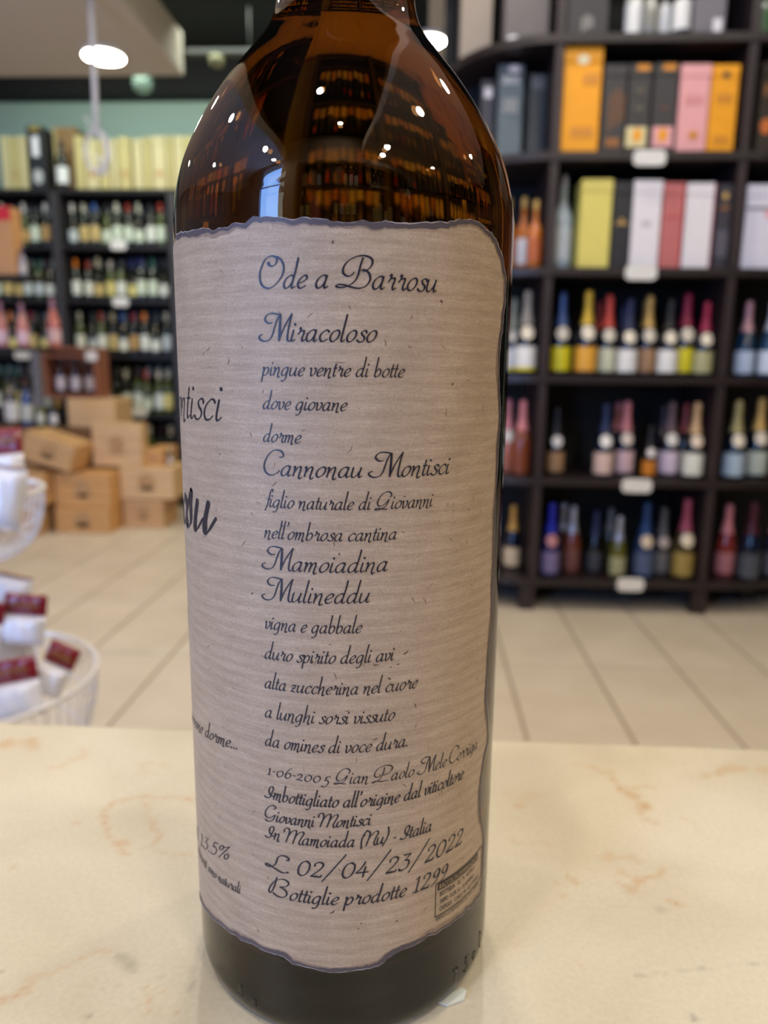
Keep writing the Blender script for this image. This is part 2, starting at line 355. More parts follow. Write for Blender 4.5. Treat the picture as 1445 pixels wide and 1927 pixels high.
def counter_mat():
    m = bpy.data.materials.new('cream_marble'); m.use_nodes = True; n = m.node_tree.nodes; l = m.node_tree.links
    p = n['Principled BSDF']; p.inputs['Roughness'].default_value = 0.34
    tc = n.new('ShaderNodeTexCoord')
    nz = n.new('ShaderNodeTexNoise'); nz.inputs['Scale'].default_value = 14; nz.inputs['Detail'].default_value = 8; nz.inputs['Distortion'].default_value = .6
    l.new(tc.outputs['Object'], nz.inputs['Vector'])
    r = n.new('ShaderNodeValToRGB'); r.color_ramp.elements[0].position = 0.35; r.color_ramp.elements[1].position = 0.65
    r.color_ramp.elements[0].color = (*lin((206, 195, 170)), 1); r.color_ramp.elements[1].color = (*lin((221, 212, 190)), 1)
    l.new(nz.outputs['Fac'], r.inputs['Fac'])
    nf = n.new('ShaderNodeTexNoise'); nf.inputs['Scale'].default_value = 700; nf.inputs['Detail'].default_value = 3
    l.new(tc.outputs['Object'], nf.inputs['Vector'])
    mxf = n.new('ShaderNodeMix'); mxf.data_type = 'RGBA'; mxf.blend_type = 'MULTIPLY'; mxf.inputs['Factor'].default_value = 0.22
    l.new(r.outputs['Color'], mxf.inputs['A']); l.new(nf.outputs['Fac'], mxf.inputs['B'])
    a = n.new('ShaderNodeAttribute'); a.attribute_name = 'vein'
    mv = n.new('ShaderNodeMix'); mv.data_type = 'RGBA'; mv.inputs['B'].default_value = (*lin((188, 148, 102)), 1)
    ml = n.new('ShaderNodeMath'); ml.operation = 'MULTIPLY'; ml.inputs[1].default_value = 1.0
    l.new(a.outputs['Fac'], ml.inputs[0]); l.new(ml.outputs[0], mv.inputs['Factor']); l.new(mxf.outputs['Result'], mv.inputs['A'])
    a2 = n.new('ShaderNodeAttribute'); a2.attribute_name = 'dirt'
    md = n.new('ShaderNodeMix'); md.data_type = 'RGBA'; md.inputs['B'].default_value = (*lin((120, 110, 98)), 1)
    l.new(a2.outputs['Fac'], md.inputs['Factor']); l.new(mv.outputs['Result'], md.inputs['A'])
    l.new(md.outputs['Result'], p.inputs['Base Color'])
    bp = n.new('ShaderNodeBump'); bp.inputs['Strength'].default_value = 0.12; bp.inputs['Distance'].default_value = 0.0004
    l.new(nf.outputs['Fac'], bp.inputs['Height']); l.new(bp.outputs['Normal'], p.inputs['Normal'])
    return m
me.materials.append(counter_mat()); me.update()
ct = thing('shop_counter', 'cream veined marble counter on which the labelled wine bottle stands', 'counter', (0, 0, 0))
link('stone_slab', me, ct, (0, 0, CZ))
a = MB(); a.box(-0.86, 1.36, -0.46, CYF-0.03, 0.08, CZ-0.03, c=0.003); a.box(-0.82, 1.32, -0.42, CYF-0.07, 0.0, 0.08)
a.build('cabinet', mat('walnut_counter_body', (92, 66, 50), 0.5), ct)

# ------------------------------------------------------------------ the labelled wine bottle
BAZ, BD = math.radians(-5.82), 0.1752
BX, BY = BD*math.sin(BAZ), BD*math.cos(BAZ)
RB = 0.0375
bottle = thing('wine_bottle', 'large dark glass wine bottle in front, kraft paper label with torn edges and script lettering', 'bottle', (BX, BY, CZ))
glass_m = bpy.data.materials.new('dark_olive_bottle_glass'); glass_m.use_nodes = True
n = glass_m.node_tree.nodes; l = glass_m.node_tree.links; p = n['Principled BSDF']
p.inputs['Transmission Weight'].default_value = 1.0; p.inputs['Roughness'].default_value = 0.0; p.inputs['IOR'].default_value = 1.5
p.inputs['Base Color'].default_value = (0.78, 0.76, 0.62, 1)
va = n.new('ShaderNodeVolumeAbsorption'); va.inputs['Color'].default_value = (0.42, 0.36, 0.06, 1); va.inputs['Density'].default_value = 165
l.new(va.outputs[0], n['Material Output'].inputs['Volume'])
tc = n.new('ShaderNodeTexCoord'); nz = n.new('ShaderNodeTexNoise'); nz.inputs['Scale'].default_value = 60; nz.inputs['Detail'].default_value = 1
bp = n.new('ShaderNodeBump'); bp.inputs['Strength'].default_value = 0.05; bp.inputs['Distance'].default_value = 0.0006
l.new(tc.outputs['Object'], nz.inputs['Vector']); l.new(nz.outputs['Fac'], bp.inputs['Height']); l.new(bp.outputs['Normal'], p.inputs['Normal'])
wine_m = mat('amber_wine', (226, 136, 40), 0.0, trans=1.0, ior=1.34, amt=0.0)
def spline(pts, n):
    P = [np.array(p, float) for p in pts]; P = [2*P[0]-P[1]]+P+[2*P[-1]-P[-2]]; out = []
    for i in range(1, len(P)-2):
        for k in range(n):
            t = k/n; a, b_, c, d = P[i-1:i+3]
            out.append(0.5*((2*b_)+(c-a)*t+(2*a-5*b_+4*c-d)*t*t+(3*b_-a-3*c+d)*t**3))
    out.append(P[-2]); return out
outer = [(0.0318, 0.0), (0.0345, 0.0005), (0.0363, 0.0020), (0.0373, 0.0048), (0.0375, 0.0085)]
DZ = 0.0015
body = [(0.0375, z) for z in np.linspace(0.02, 0.174, 8)]
shoul = [(0.0375, 0.177), (0.0367, 0.1825), (0.0348, 0.189), (0.0311, 0.1965), (0.0262, 0.2040), (0.0213, 0.2100), (0.0178, 0.2143), (0.0156, 0.2185), (0.0146, 0.2235), (0.0141, 0.231)]
shoul = [(r, z+DZ) for r, z in shoul]
neck = [(0.0139, 0.245), (0.0137, 0.262), (0.0136, 0.283)]
lip = [(0.0136, 0.2835), (0.0147, 0.2845), (0.0149, 0.2870), (0.0149, 0.2935), (0.0144, 0.2960), (0.0125, 0.2972)]
P_out = [tuple(q) for q in spline(outer, 4)][:-1]+body+[tuple(q) for q in spline(shoul+neck, 6)]+lip
cav = []
TH = 0.0032
for r, z in [tuple(q) for q in spline([(0.0375, 0.178)]+shoul[1:]+neck, 5)][::-1]: cav.append((max(r-TH, 0.0098), z-0.0006))
cav = [(0.0100, 0.2972), (0.0098, 0.29)]+cav+[(0.0343, z) for z in np.linspace(0.172, 0.021, 8)]+[(0.0330, 0.0165), (0.029, 0.0145), (0.022, 0.0175), (0.012, 0.026), (0.0, 0.029)]
punt = [(0.0, 0.0100), (0.010, 0.0085), (0.020, 0.0036), (0.0265, 0.0010)]
a = MB(); a.lathe(punt+P_out+cav, 160); a.build('glass', glass_m, bottle)
wp = [(r+0.00012 if r > 0 else 0, z) for r, z in cav if z < 0.238]
wp = [(0.0, wp[0][1]), ] + wp
wp = [(r, z) for r, z in wp][::-1]
a = MB(); a.lathe(wp, 128); a.build('wine', wine_m, bottle)
a = MB(); a.lathe([(0.0099, 0.250), (0.0099, 0.297), (0.0, 0.2975)], 32); a.build('cork', mat('cork', (190, 150, 105), 0.8, scale=400), bottle)

# cylinder coordinates: u = arc length from the side facing -Y (mm-true, metres), v = height above the counter
def cyl(x, y, r=RB+0.0001):
    d = ray(x, y); ox, oy = CAM[0]-BX, CAM[1]-BY
    A = d[0]**2+d[1]**2; B_ = ox*d[0]+oy*d[1]; C_ = ox*ox+oy*oy-r*r
    D = B_*B_-A*C_
    t = (-B_-math.sqrt(D))/A if D > 0 else -B_/A
    px_, py_ = ox+t*d[0], oy+t*d[1]
    return RB*math.atan2(px_, -py_), CAM[2]+t*d[2]-CZ
def onb(u, v, off): 
    th = u/RB; r = RB+off; return (r*math.sin(th), -r*math.cos(th), v)

edge_px = [(333,441),(346,435.5),(357,435),(367,432),(374,432),(383,428),(394,430),(400,433),(407,433),(414,429),(430,427.6),(438,422),(446,419.7),(455,421),(462,419.7),(470,412),(478,408),(490,410),(504,406.6),(517,409),(530,408),(543,413),(557,412),(568,409),(578,408),(592,411),(609,412),(622,417),(635,417),(659,419.5),(672,416),(685,415.6),(698,419),(711,419.5),(724,416),(737,417),(755,420),(776,420),(796,417),(815,418),(828,416),(841,418),(853,415),(866,413),(881,413),(895,415.6),(904,422),(913,431),(923,438),(931.5,449),(937,465),(944.5,483),(947,503),(951,522),(950,545),(949.6,568.7),(946,595),(944.5,620.6),(940,650),(938,672.5),(937,700),(938,724),(940.5,776),(939,810),(937,841),(934,900),(930,961),(927.6,1069),(923.6,1163),(918,1231),(914,1312),(918,1379),(917.6,1394),(911,1425),(906.8,1451),(903,1485),(902.5,1516),(904,1540),(908,1556),(910,1580),(908,1630),(904,1678),(898,1690),(892.6,1695),(884,1708),(875.5,1712),(868,1722),(861,1726),(848,1738),(833,1746),(818,1757),(804.5,1760.5),(784.7,1774.7),(770,1782),(756,1786),(742,1793),(728,1803),(720,1811),(711,1817),(696,1821),(677,1824),(650,1828),(620,1829),(595,1823),(569,1817),(550.5,1812),(538,1802),(523.5,1795.5),(508,1792),(491,1785),(474,1774),(456,1768.6),(446,1759),(434.4,1755),(420,1742),(405,1731),(393,1717),(383,1704),(373,1682)]
E1 = [cyl(x, y) for x, y in edge_px]
iR0 = 0
ul = E1[0][0]; vl = E1[0][1]; ub, vb = E1[-1]
ULEFT = -RB*math.radians(222)
back_top = [(u, vl-0.001+0.0012*math.sin(u*300)+0.0006*math.sin(u*1100)) for u in np.linspace(ULEFT, ul-0.002, 50)]
back_bot = [(u, vb+0.004+0.0015*math.sin(u*240)) for u in np.linspace(ub-0.003, ULEFT, 40)]
E0 = E1
# densify with small torn-paper jitter
def densify(P, step, jit, k0=0, k1=None):
    out = []
    for i in range(len(P)-1):
        a, b_ = np.array(P[i]), np.array(P[i+1]); n = max(1, int(np.linalg.norm(b_-a)/step))
        for k in range(n):
            q = a+(b_-a)*k/n; nrm = np.array([-(b_-a)[1], (b_-a)[0]]); nrm /= (np.linalg.norm(nrm)+1e-12)
            out.append(tuple(q+nrm*rng.normal(0, jit)))
    out.append(tuple(P[-1])); return out
front = densify(E0, 0.0006, 0.00007)
outline = back_top+front+back_bot+[(ULEFT-0.0008, v) for v in np.linspace(vb+0.006, vl-0.004, 30)]
from mathutils import geometry
def inside(px_, py_, poly):
    P = np.array(poly); x, y = P[:, 0], P[:, 1]; x2, y2 = np.roll(x, -1), np.roll(y, -1)
    c = ((y > py_) != (y2 > py_)) & (px_ < (x2-x)*(py_-y)/(y2-y+1e-15)+x)
    return c.sum() % 2 == 1
OA = np.array(outline)
pts = [Vector(p) for p in outline]
for u in np.arange(ULEFT, 0.06, 0.002):
    for v in np.arange(0.015, 0.182, 0.004):
        if inside(u, v, outline) and np.min(np.hypot(OA[:, 0]-u, OA[:, 1]-v)) > 0.0012: pts.append(Vector((u, v)))
res = geometry.delaunay_2d_cdt(pts, [(i, (i+1) % len(outline)) for i in range(len(outline))], [], 1, 1e-7)
vs2, fs2 = res[0], res[2]
def paper_mat():
    m = bpy.data.materials.new('ribbed_kraft_paper'); m.use_nodes = True; n = m.node_tree.nodes; l = m.node_tree.links
    p = n['Principled BSDF']; p.inputs['Roughness'].default_value = 0.46; p.inputs['Specular IOR Level'].default_value = 0.5
    uv = n.new('ShaderNodeUVMap'); uv.uv_map = 'flat'
    def noise(scale, xyz=(1, 1, 1), det=3, dist=0):
        mp = n.new('ShaderNodeMapping'); mp.inputs['Scale'].default_value = xyz
        z = n.new('ShaderNodeTexNoise'); z.inputs['Scale'].default_value = scale; z.inputs['Detail'].default_value = det
        z.inputs['Distortion'].default_value = dist
        l.new(uv.outputs[0], mp.inputs['Vector']); l.new(mp.outputs['Vector'], z.inputs['Vector']); return z.outputs['Fac']
    def mth(op, a, b_):
        k = n.new('ShaderNodeMath'); k.operation = op
        for i, q in enumerate((a, b_)):
            if isinstance(q, (int, float)): k.inputs[i].default_value = q
            else: l.new(q, k.inputs[i])
        return k.outputs[0]
    wv = n.new('ShaderNodeTexWave'); wv.wave_type = 'BANDS'; wv.bands_direction = 'Y'; wv.inputs['Scale'].default_value = 0.0115*10
    wv.inputs['Distortion'].default_value = 3.2; wv.inputs['Detail'].default_value = 2; wv.inputs['Detail Scale'].default_value = 0.6
    mpw = n.new('ShaderNodeMapping'); mpw.inputs['Scale'].default_value = (0.18, 1, 1); l.new(uv.outputs[0], mpw.inputs['Vector']); l.new(mpw.outputs['Vector'], wv.inputs['Vector'])
    rib = wv.outputs['Fac']
    stre = noise(1.6, (0.10, 1.3, 1), 4, 0.4)      # long soft horizontal streaks
    fib = noise(2.4, (0.9, 1.2, 1), 6, 1.6)        # felted fibres
    fine = noise(9.0, (1, 1, 1), 4, 1.0)
    blot = noise(0.10, (1, 1, 1), 3, 0)
    f = mth('ADD', mth('MULTIPLY', rib, 0.055), mth('MULTIPLY', stre, 0.27))
    f = mth('ADD', f, mth('MULTIPLY', fib, 0.42)); f = mth('ADD', f, mth('MULTIPLY', fine, 0.46)); f = mth('ADD', f, mth('MULTIPLY', blot, 0.16))
    r = n.new('ShaderNodeValToRGB'); cr = r.color_ramp
    cr.elements[0].position = 0.42; cr.elements[0].color = (*lin((126, 108, 91)), 1)
    cr.elements[1].position = 0.98; cr.elements[1].color = (*lin((208, 189, 169)), 1)
    e = cr.elements.new(0.68); e.color = (*lin((166, 146, 127)), 1)
    l.new(f, r.inputs['Fac']); l.new(r.outputs['Color'], p.inputs['Base Color'])
    bp = n.new('ShaderNodeBump'); bp.inputs['Strength'].default_value = 0.35; bp.inputs['Distance'].default_value = 0.00012
    l.new(mth('ADD', mth('MULTIPLY', rib, 0.5), mth('ADD', fib, fine)), bp.inputs['Height']); l.new(bp.outputs['Normal'], p.inputs['Normal'])
    return m
PAPER = paper_mat()
OFFL = 0.00022
def cyl_mesh(name, uvpts, faces, off, m, thick=0.0, smooth=True):
    me = bpy.data.meshes.new(name); N = len(uvpts)
    vs = [onb(u, v, off) for u, v in uvpts]; fs = [tuple(f) for f in faces]
    me.from_pydata(vs, [], fs); me.materials.append(m)
    me.polygons.foreach_set('use_smooth', [smooth]*len(fs))
    nr = [(math.sin(u/RB), -math.cos(u/RB), 0.0) for u, v in uvpts]
    lay = me.uv_layers.new(name='flat')
    li = np.empty(len(me.loops), int); me.loops.foreach_get('vertex_index', li)
    uvp = np.array([(u*1000, v*1000) for u, v in uvpts], float)
    lay.data.foreach_set('uv', uvp[li].reshape(-1))
    me.normals_split_custom_set_from_vertices(nr)
    me.update(); return me
def orient(uvpts, faces):
    out = []
    for f in faces:
        a, b_, c = [uvpts[i] for i in f[:3]]
        ar = (b_[0]-a[0])*(c[1]-a[1])-(b_[1]-a[1])*(c[0]-a[0]); out.append(tuple(f) if ar > 0 else tuple(f)[::-1])
    return out
up = [(v[0], v[1]) for v in vs2]
lab = link('label', cyl_mesh('label', up, orient(up, fs2), OFFL, PAPER), bottle)
lab['label'] = 'torn-edged kraft paper label'
# singed mauve band along the torn edge, and the pale torn lip outside it
def edge_band(P, w0, w1, off, name, m, seed, inner=True):
    r = np.random.default_rng(seed); vs_, fs_ = [], []
    Pn = np.array(P); T = np.gradient(Pn, axis=0); T /= np.linalg.norm(T, axis=1)[:, None]
    k = np.ones(9)/9; T = np.stack([np.convolve(np.pad(T[:, i], 4, 'edge'), k, 'valid') for i in (0, 1)], 1)
    T /= np.linalg.norm(T, axis=1)[:, None]
    Nn = np.stack([T[:, 1], -T[:, 0]], 1)      # to the inside (outline runs clockwise in u,v)
    ws = np.interp(np.arange(len(P)), np.linspace(0, len(P), 60), r.uniform(w0, w1, 60))
    ws = ws+r.normal(0, 0.00004, len(P))
    for q, nn, w in zip(Pn, Nn, ws): vs_ += [tuple(q), tuple(q+nn*w)]
    for i in range(len(P)-1): fs_.append((2*i, 2*i+1, 2*i+3, 2*i+2))
    return link(name, cyl_mesh(name, vs_, orient(vs_, fs_), off, m), lab)
nTop = 0
mauve = mat('singed_mauve_edge', (82, 73, 80), 0.5, amt=0.12, scale=900)
mauve2 = mat('soft_brown_edge_shade', (140, 120, 106), 0.5, amt=0.10, scale=900)
pale = mat('pale_torn_fibre', (176, 168, 170), 0.7, amt=0.1, scale=1500)
edge_band(front, 0.0008, 0.0017, OFFL+0.00004, 'edge_shade', mauve2, 3)
edge_band(front, 0.0004, 0.0013, OFFL+0.00008, 'torn_edge', mauve, 4)
edge_band(front, 0.00004, 0.00016, OFFL+0.00012, 'torn_fibre', pale, 5)

# ---------------------------------------------------------------- script lettering (pen strokes laid on the paper)
def C(px_, org, base, xh, strokes):   # capital traced in its own little frame
    return [[((x-org)/xh, (base-y)/xh) for x, y in s] for s in strokes]
SH = 0.2
def un(st): return [[(x-SH*y, y) for x, y in s] for s in st]
G = {}
bowl = [(0.70, 0.80), (0.62, 0.98), (0.42, 1.0), (0.16, 0.74), (0.06, 0.34), (0.17, 0.02), (0.36, 0.0), (0.56, 0.25), (0.70, 0.68)]
G['a'] = ([bowl, [(0.72, 1.0), (0.66, 0.30), (0.70, 0.02), (0.80, 0.0), (0.93, 0.14)]], 1.02)
G['b'] = ([[(0.12, 2.4), (0.12, 1.2), (0.10, 0.12)], [(0.10, 0.45), (0.28, 0.86), (0.52, 0.98), (0.70, 0.68), (0.64, 0.24), (0.42, 0.0), (0.22, 0.0), (0.10, 0.16)]], 0.90)
G['c'] = ([[(0.70, 0.84), (0.60, 0.98), (0.42, 0.98), (0.16, 0.70), (0.08, 0.34), (0.22, 0.03), (0.46, 0.0), (0.68, 0.20)]], 0.80)
G['d'] = ([bowl, [(0.74, 2.4), (0.72, 1.2), (0.66, 0.30), (0.70, 0.02), (0.80, 0.0), (0.93, 0.14)]], 1.02)
G['e'] = ([[(0.10, 0.36), (0.42, 0.50), (0.64, 0.76), (0.56, 0.98), (0.38, 0.97), (0.15, 0.68), (0.07, 0.32), (0.20, 0.02), (0.42, 0.0), (0.66, 0.20)]], 0.80)
G['f'] = ([[(0.62, 2.05), (0.60, 2.34), (0.46, 2.38), (0.36, 2.05), (0.32, 1.2), (0.26, 0.2), (0.08, -0.55)], [(0.08, 1.02), (0.56, 1.06)]], 0.52)
G['g'] = ([bowl, [(0.72, 1.0), (0.68, 0.3), (0.62, -0.35), (0.42, -0.66), (0.18, -0.64)]], 0.96)
G['h'] = ([[(0.12, 2.4), (0.12, 1.2), (0.10, 0.0)], [(0.10, 0.30), (0.32, 0.84), (0.54, 0.98), (0.62, 0.74), (0.57, 0.10), (0.62, -0.20), (0.74, -0.22), (0.84, -0.08)]], 0.94)
G['i'] = ([[(0.12, 0.98), (0.08, 0.28), (0.13, 0.02), (0.24, 0.0), (0.38, 0.15)], 'dot:0.14,1.50'], 0.44)
G['l'] = ([[(0.12, 2.4), (0.10, 1.2), (0.08, 0.28), (0.13, 0.02), (0.24, 0.0), (0.36, 0.14)]], 0.42)
G['m'] = ([[(-0.02, 0.86), (0.08, 0.98), (0.13, 0.80), (0.10, 0.0)], [(0.10, 0.30), (0.28, 0.84), (0.46, 0.98), (0.52, 0.76), (0.48, 0.0)], [(0.48, 0.30), (0.66, 0.84), (0.84, 0.98), (0.92, 0.74), (0.87, 0.10), (0.92, -0.20), (1.02, -0.22), (1.12, -0.08)]], 1.24)
G['n'] = ([[(-0.02, 0.86), (0.08, 0.98), (0.13, 0.80), (0.10, 0.0)], [(0.10, 0.30), (0.32, 0.84), (0.54, 0.98), (0.62, 0.74), (0.57, 0.10), (0.62, -0.20), (0.74, -0.22), (0.84, -0.08)]], 0.94)
G['N0'] = ([[(-0.02, 0.86), (0.08, 0.98), (0.13, 0.80), (0.10, 0.0)], [(0.10, 0.30), (0.32, 0.84), (0.54, 0.98), (0.62, 0.74), (0.58, 0.12), (0.66, 0.0), (0.80, 0.12)]], 0.92)
G['o'] = ([[(0.44, 1.0), (0.20, 0.78), (0.08, 0.38), (0.18, 0.04), (0.40, 0.0), (0.64, 0.28), (0.74, 0.68), (0.64, 0.97), (0.44, 1.0)]], 0.88)
G['p'] = ([[(-0.02, 0.84), (0.08, 0.98), (0.13, 0.80), (0.10, 0.0), (0.12, -0.80)], [(0.10, 0.35), (0.30, 0.84), (0.54, 0.98), (0.72, 0.70), (0.64, 0.24), (0.44, 0.0), (0.22, 0.02), (0.10, 0.18)]], 0.92)
G['r'] = ([[(0.12, 1.08), (0.20, 1.20), (0.26, 1.08), (0.22, 0.86), (0.10, 0.60)], [(0.22, 0.95), (0.36, 0.90), (0.50, 0.93), (0.54, 0.76), (0.48, 0.28), (0.53, 0.02), (0.62, 0.0), (0.74, 0.15)]], 0.76)
G['s'] = ([[(0.62, 0.80), (0.58, 0.97), (0.40, 1.0), (0.24, 0.84), (0.32, 0.62), (0.52, 0.42), (0.54, 0.16), (0.36, -0.02), (0.14, 0.0), (0.02, 0.14)]], 0.68)
G['t'] = ([[(0.20, 1.55), (0.17, 1.0), (0.13, 0.28), (0.18, 0.02), (0.28, 0.0), (0.42, 0.15)], [(0.0, 1.0), (0.40, 1.02)]], 0.48)
G['u'] = ([[(0.08, 0.98), (0.05, 0.34), (0.12, 0.04), (0.28, 0.0), (0.50, 0.22), (0.66, 0.66)], [(0.70, 0.98), (0.64, 0.28), (0.69, 0.02), (0.78, 0.0), (0.90, 0.14)]], 0.98)
G['v'] = ([[(-0.04, 0.86), (0.06, 0.98), (0.12, 0.78), (0.14, 0.20), (0.24, 0.0), (0.44, 0.14), (0.62, 0.52), (0.62, 0.86), (0.50, 0.99), (0.42, 0.90)]], 0.76)
G['z'] = ([[(0.08, 0.80), (0.16, 0.97), (0.36, 0.94), (0.58, 0.98)], [(0.58, 0.98), (0.06, 0.02)], [(0.06, 0.04), (0.22, 0.10), (0.44, 0.0), (0.62, 0.10)], [(0.16, 0.50), (0.50, 0.52)]], 0.76)
G[' '] = ([], 0.52)
G['.'] = (['dot:0.12,0.06'], 0.36)
G[','] = ([[(0.1, 2.25), (0.14, 2.05), (0.06, 1.75)]], 0.30)      # apostrophe
G['-'] = ([[(0.02, 0.55), (0.40, 0.55)]], 0.46)
G['_'] = ([[(0.06, 0.62), (0.44, 0.62)]], 0.60)
G['/'] = ([[(0.0, -0.55), (1.45, 3.1)]], 1.50)
G['('] = ([[(0.62, 2.4), (0.28, 1.7), (0.16, 0.9), (0.34, -0.4)]], 0.60)
G[')'] = ([[(0.12, 2.4), (0.34, 1.5), (0.24, 0.6), (-0.10, -0.4)]], 0.62)
G['0'] = ([[(0.66, 2.0), (0.30, 1.75), (0.12, 1.1), (0.18, 0.35), (0.50, 0.0), (0.86, 0.22), (1.06, 0.9), (1.0, 1.65), (0.66, 2.0)]], 1.28)
G['1'] = ([[(0.22, 1.72), (0.46, 1.85), (0.56, 2.0)], [(0.56, 2.0), (0.54, 0.0)], [(0.22, 0.03), (0.84, 0.03)]], 0.98)
G['2'] = ([[(0.20, 1.45), (0.22, 1.78), (0.52, 2.0), (0.86, 1.86), (0.92, 1.44), (0.62, 0.82), (0.08, 0.08)], [(0.08, 0.06), (0.44, 0.14), (0.96, 0.04)], [(0.10, 0.04), (0.96, 0.04)], [(0.96, 0.04), (1.02, 0.30)]], 1.22)
G['3'] = ([[(0.22, 1.94), (0.94, 1.94)], [(0.94, 1.94), (0.44, 1.22)], [(0.44, 1.22), (0.78, 1.16), (0.96, 0.78), (0.84, 0.24), (0.48, -0.02), (0.16, 0.06), (0.10, 0.26)]], 1.18)
G['4'] = ([[(0.62, 2.0), (0.40, 1.2), (0.04, 0.62)], [(0.04, 0.58), (1.12, 0.62)], [(0.76, 1.35), (0.74, 0.0)]], 1.26)
G['5'] = ([[(0.98, 1.96), (0.44, 1.96)], [(0.44, 1.96), (0.34, 1.16)], [(0.34, 1.16), (0.68, 1.24), (0.94, 0.82), (0.82, 0.24), (0.46, -0.02), (0.12, 0.10)]], 1.12)
G['7'] = ([[(0.1, 1.95), (1.0, 1.95)], [(1.0, 1.95), (0.6, 1.0), (0.4, 0.0)]], 1.1)
G['9'] = ([[(0.92, 1.62), (0.72, 1.98), (0.40, 1.86), (0.22, 1.40), (0.38, 1.02), (0.66, 1.10), (0.92, 1.62), (0.84, 0.9), (0.52, 0.25), (0.16, -0.08)]], 1.10)
G['%'] = ([[(0.40, 1.9), (0.18, 1.62), (0.20, 1.25), (0.44, 1.2), (0.62, 1.5), (0.58, 1.82), (0.40, 1.9)], [(1.35, 2.0), (0.30, -0.05)], [(0.58, 1.82), (0.9, 1.75), (1.35, 2.0)], [(1.20, 0.78), (0.98, 0.5), (1.0, 0.08), (1.24, 0.0), (1.42, 0.34), (1.38, 0.7), (1.20, 0.78)]], 1.65)
# old-style figures
G['A0'] = ([[(0.50, 1.0), (0.20, 0.80), (0.10, 0.44), (0.24, 0.06), (0.50, 0.0), (0.78, 0.20), (0.90, 0.60), (0.76, 0.94), (0.50, 1.0)]], 1.12)
G['A1'] = ([[(0.06, 0.84), (0.24, 0.98), (0.24, 0.0)], [(0.04, 0.02), (0.46, 0.02)]], 0.62)
G['A2'] = ([[(0.14, 0.72), (0.24, 0.96), (0.54, 0.98), (0.66, 0.74), (0.44, 0.36), (0.04, 0.03)], [(0.04, 0.04), (0.40, 0.10), (0.86, 0.0)]], 1.02)
G['A5'] = ([[(0.98, 1.04), (0.52, 0.96)], [(0.52, 0.96), (0.40, 0.34)], [(0.40, 0.34), (0.72, 0.42), (0.88, 0.06), (0.74, -0.42), (0.40, -0.62), (0.12, -0.50)]], 1.12)
G['A6'] = ([[(0.80, 1.8), (0.42, 1.36), (0.14, 0.76), (0.12, 0.28), (0.36, 0.0), (0.66, 0.12), (0.80, 0.52), (0.62, 0.86), (0.34, 0.80), (0.16, 0.50)]], 0.98)
def cap(ch, org, base, xh, strokes, adv): G[ch] = (un(C(0, org, base, xh, strokes)), adv)
cap('O', 75, 590, 185, [[(345,125),(400,180),(430,280),(405,400),(340,500),(270,565),(200,590),(130,560),(90,490),(82,370),(110,270),(160,165),(220,118),(275,108),(322,130),(335,175),(310,235),(260,258),(215,235),(207,208),(235,205)]], 1.78)
cap('M', 75, 1375, 160, [[(122,1282),(85,1295),(72,1325),(100,1365),(155,1380),(215,1358),(258,1290),(290,1180),(325,1070),(362,1005)], [(262,1110),(215,1118),(172,1090),(162,1045),(195,995),(250,975),(310,982),(378,1000)], [(370,1005),(362,1120),(352,1250),(348,1372)], [(372,1005),(368,1180),(350,1370)], [(346,1368),(420,1175),(522,985)], [(524,985),(490,1130),(462,1290),(460,1358),(485,1378),(520,1340)]], 2.62)
cap('B', -53, 545, 170, [[(265,130),(236,230),(205,370),(160,455),(85,515),(10,537),(-40,532),(-53,515),(-20,496),(40,502),(110,524),(180,542),(240,540),(305,505),(350,430),(345,350),(305,300),(262,290),(240,305)], [(262,318),(300,300),(345,262),(378,200),(370,140),(320,106),(250,98),(160,125),(80,185),(32,270),(32,340),(75,378),(125,370),(162,328)]], 2.45)
cap('C', 128, 450, 130, [[(312,208),(345,205),(355,170),(330,128),(285,116),(235,130),(185,185),(145,265),(130,345),(145,410),(185,448),(240,445),(285,415),(308,385)]], 1.42)
cap('G', 325, 905, 100, [[(503,750),(520,720),(508,685),(470,673),(415,700),(372,760),(352,820),(365,858),(400,862),(445,830),(488,782)], [(490,778),(470,830),(440,875),(390,905),(345,917),(322,908),(345,895),(395,900),(430,908),(468,910)]], 1.85)
cap('I', 115, 463, 82, [[(118,447),(150,462),(182,445),(205,390),(226,335),(218,308),(195,312),(176,345),(174,385),(192,418),(228,428)]], 1.25)
cap('P', 390, 422, 62, [[(486,290),(474,345),(448,395),(410,424),(392,428),(392,418),(425,415),(470,422),(515,415)], [(474,362),(510,352),(545,322),(548,292),(520,274),(475,274),(430,300),(406,345),(412,372),(440,375),(456,355)]], 2.35)
cap('L', 70, 290, 95, [[(272,130),(292,128),(292,100),(262,82),(222,88),(190,125),(178,180),(158,228),(120,262),(85,262),(70,243),(100,238),(150,262),(215,295),(250,297),(278,282)]], 2.1)
cap('W', 795, 806, 74, [[(800,695),(806,662),(832,645),(853,662),(848,705),(832,755),(815,806)], [(826,770),(850,715),(885,668),(916,656),(920,680),(905,735),(882,808)], [(893,772),(915,718),(950,676),(984,662),(990,685),(965,735),(944,785),(952,812),(972,798)]], 2.35)   # bold M
cap('N', 795, 806, 74, [[(800,695),(806,662),(832,645),(853,662),(848,705),(832,755),(815,806)], [(826,770),(850,715),(890,668),(922,656),(930,680),(905,735),(890,785),(898,812),(914,798)]], 1.55)
cap('H', 118, 634, 95, [[(203,388),(186,470),(160,560),(133,606),(117,588),(132,530),(178,445),(240,398),(292,392),(322,425),(305,468),(262,492),(232,500)], [(240,500),(285,522),(302,565),(285,608),(240,630),(195,622),(162,600)]], 2.15)   # bold B
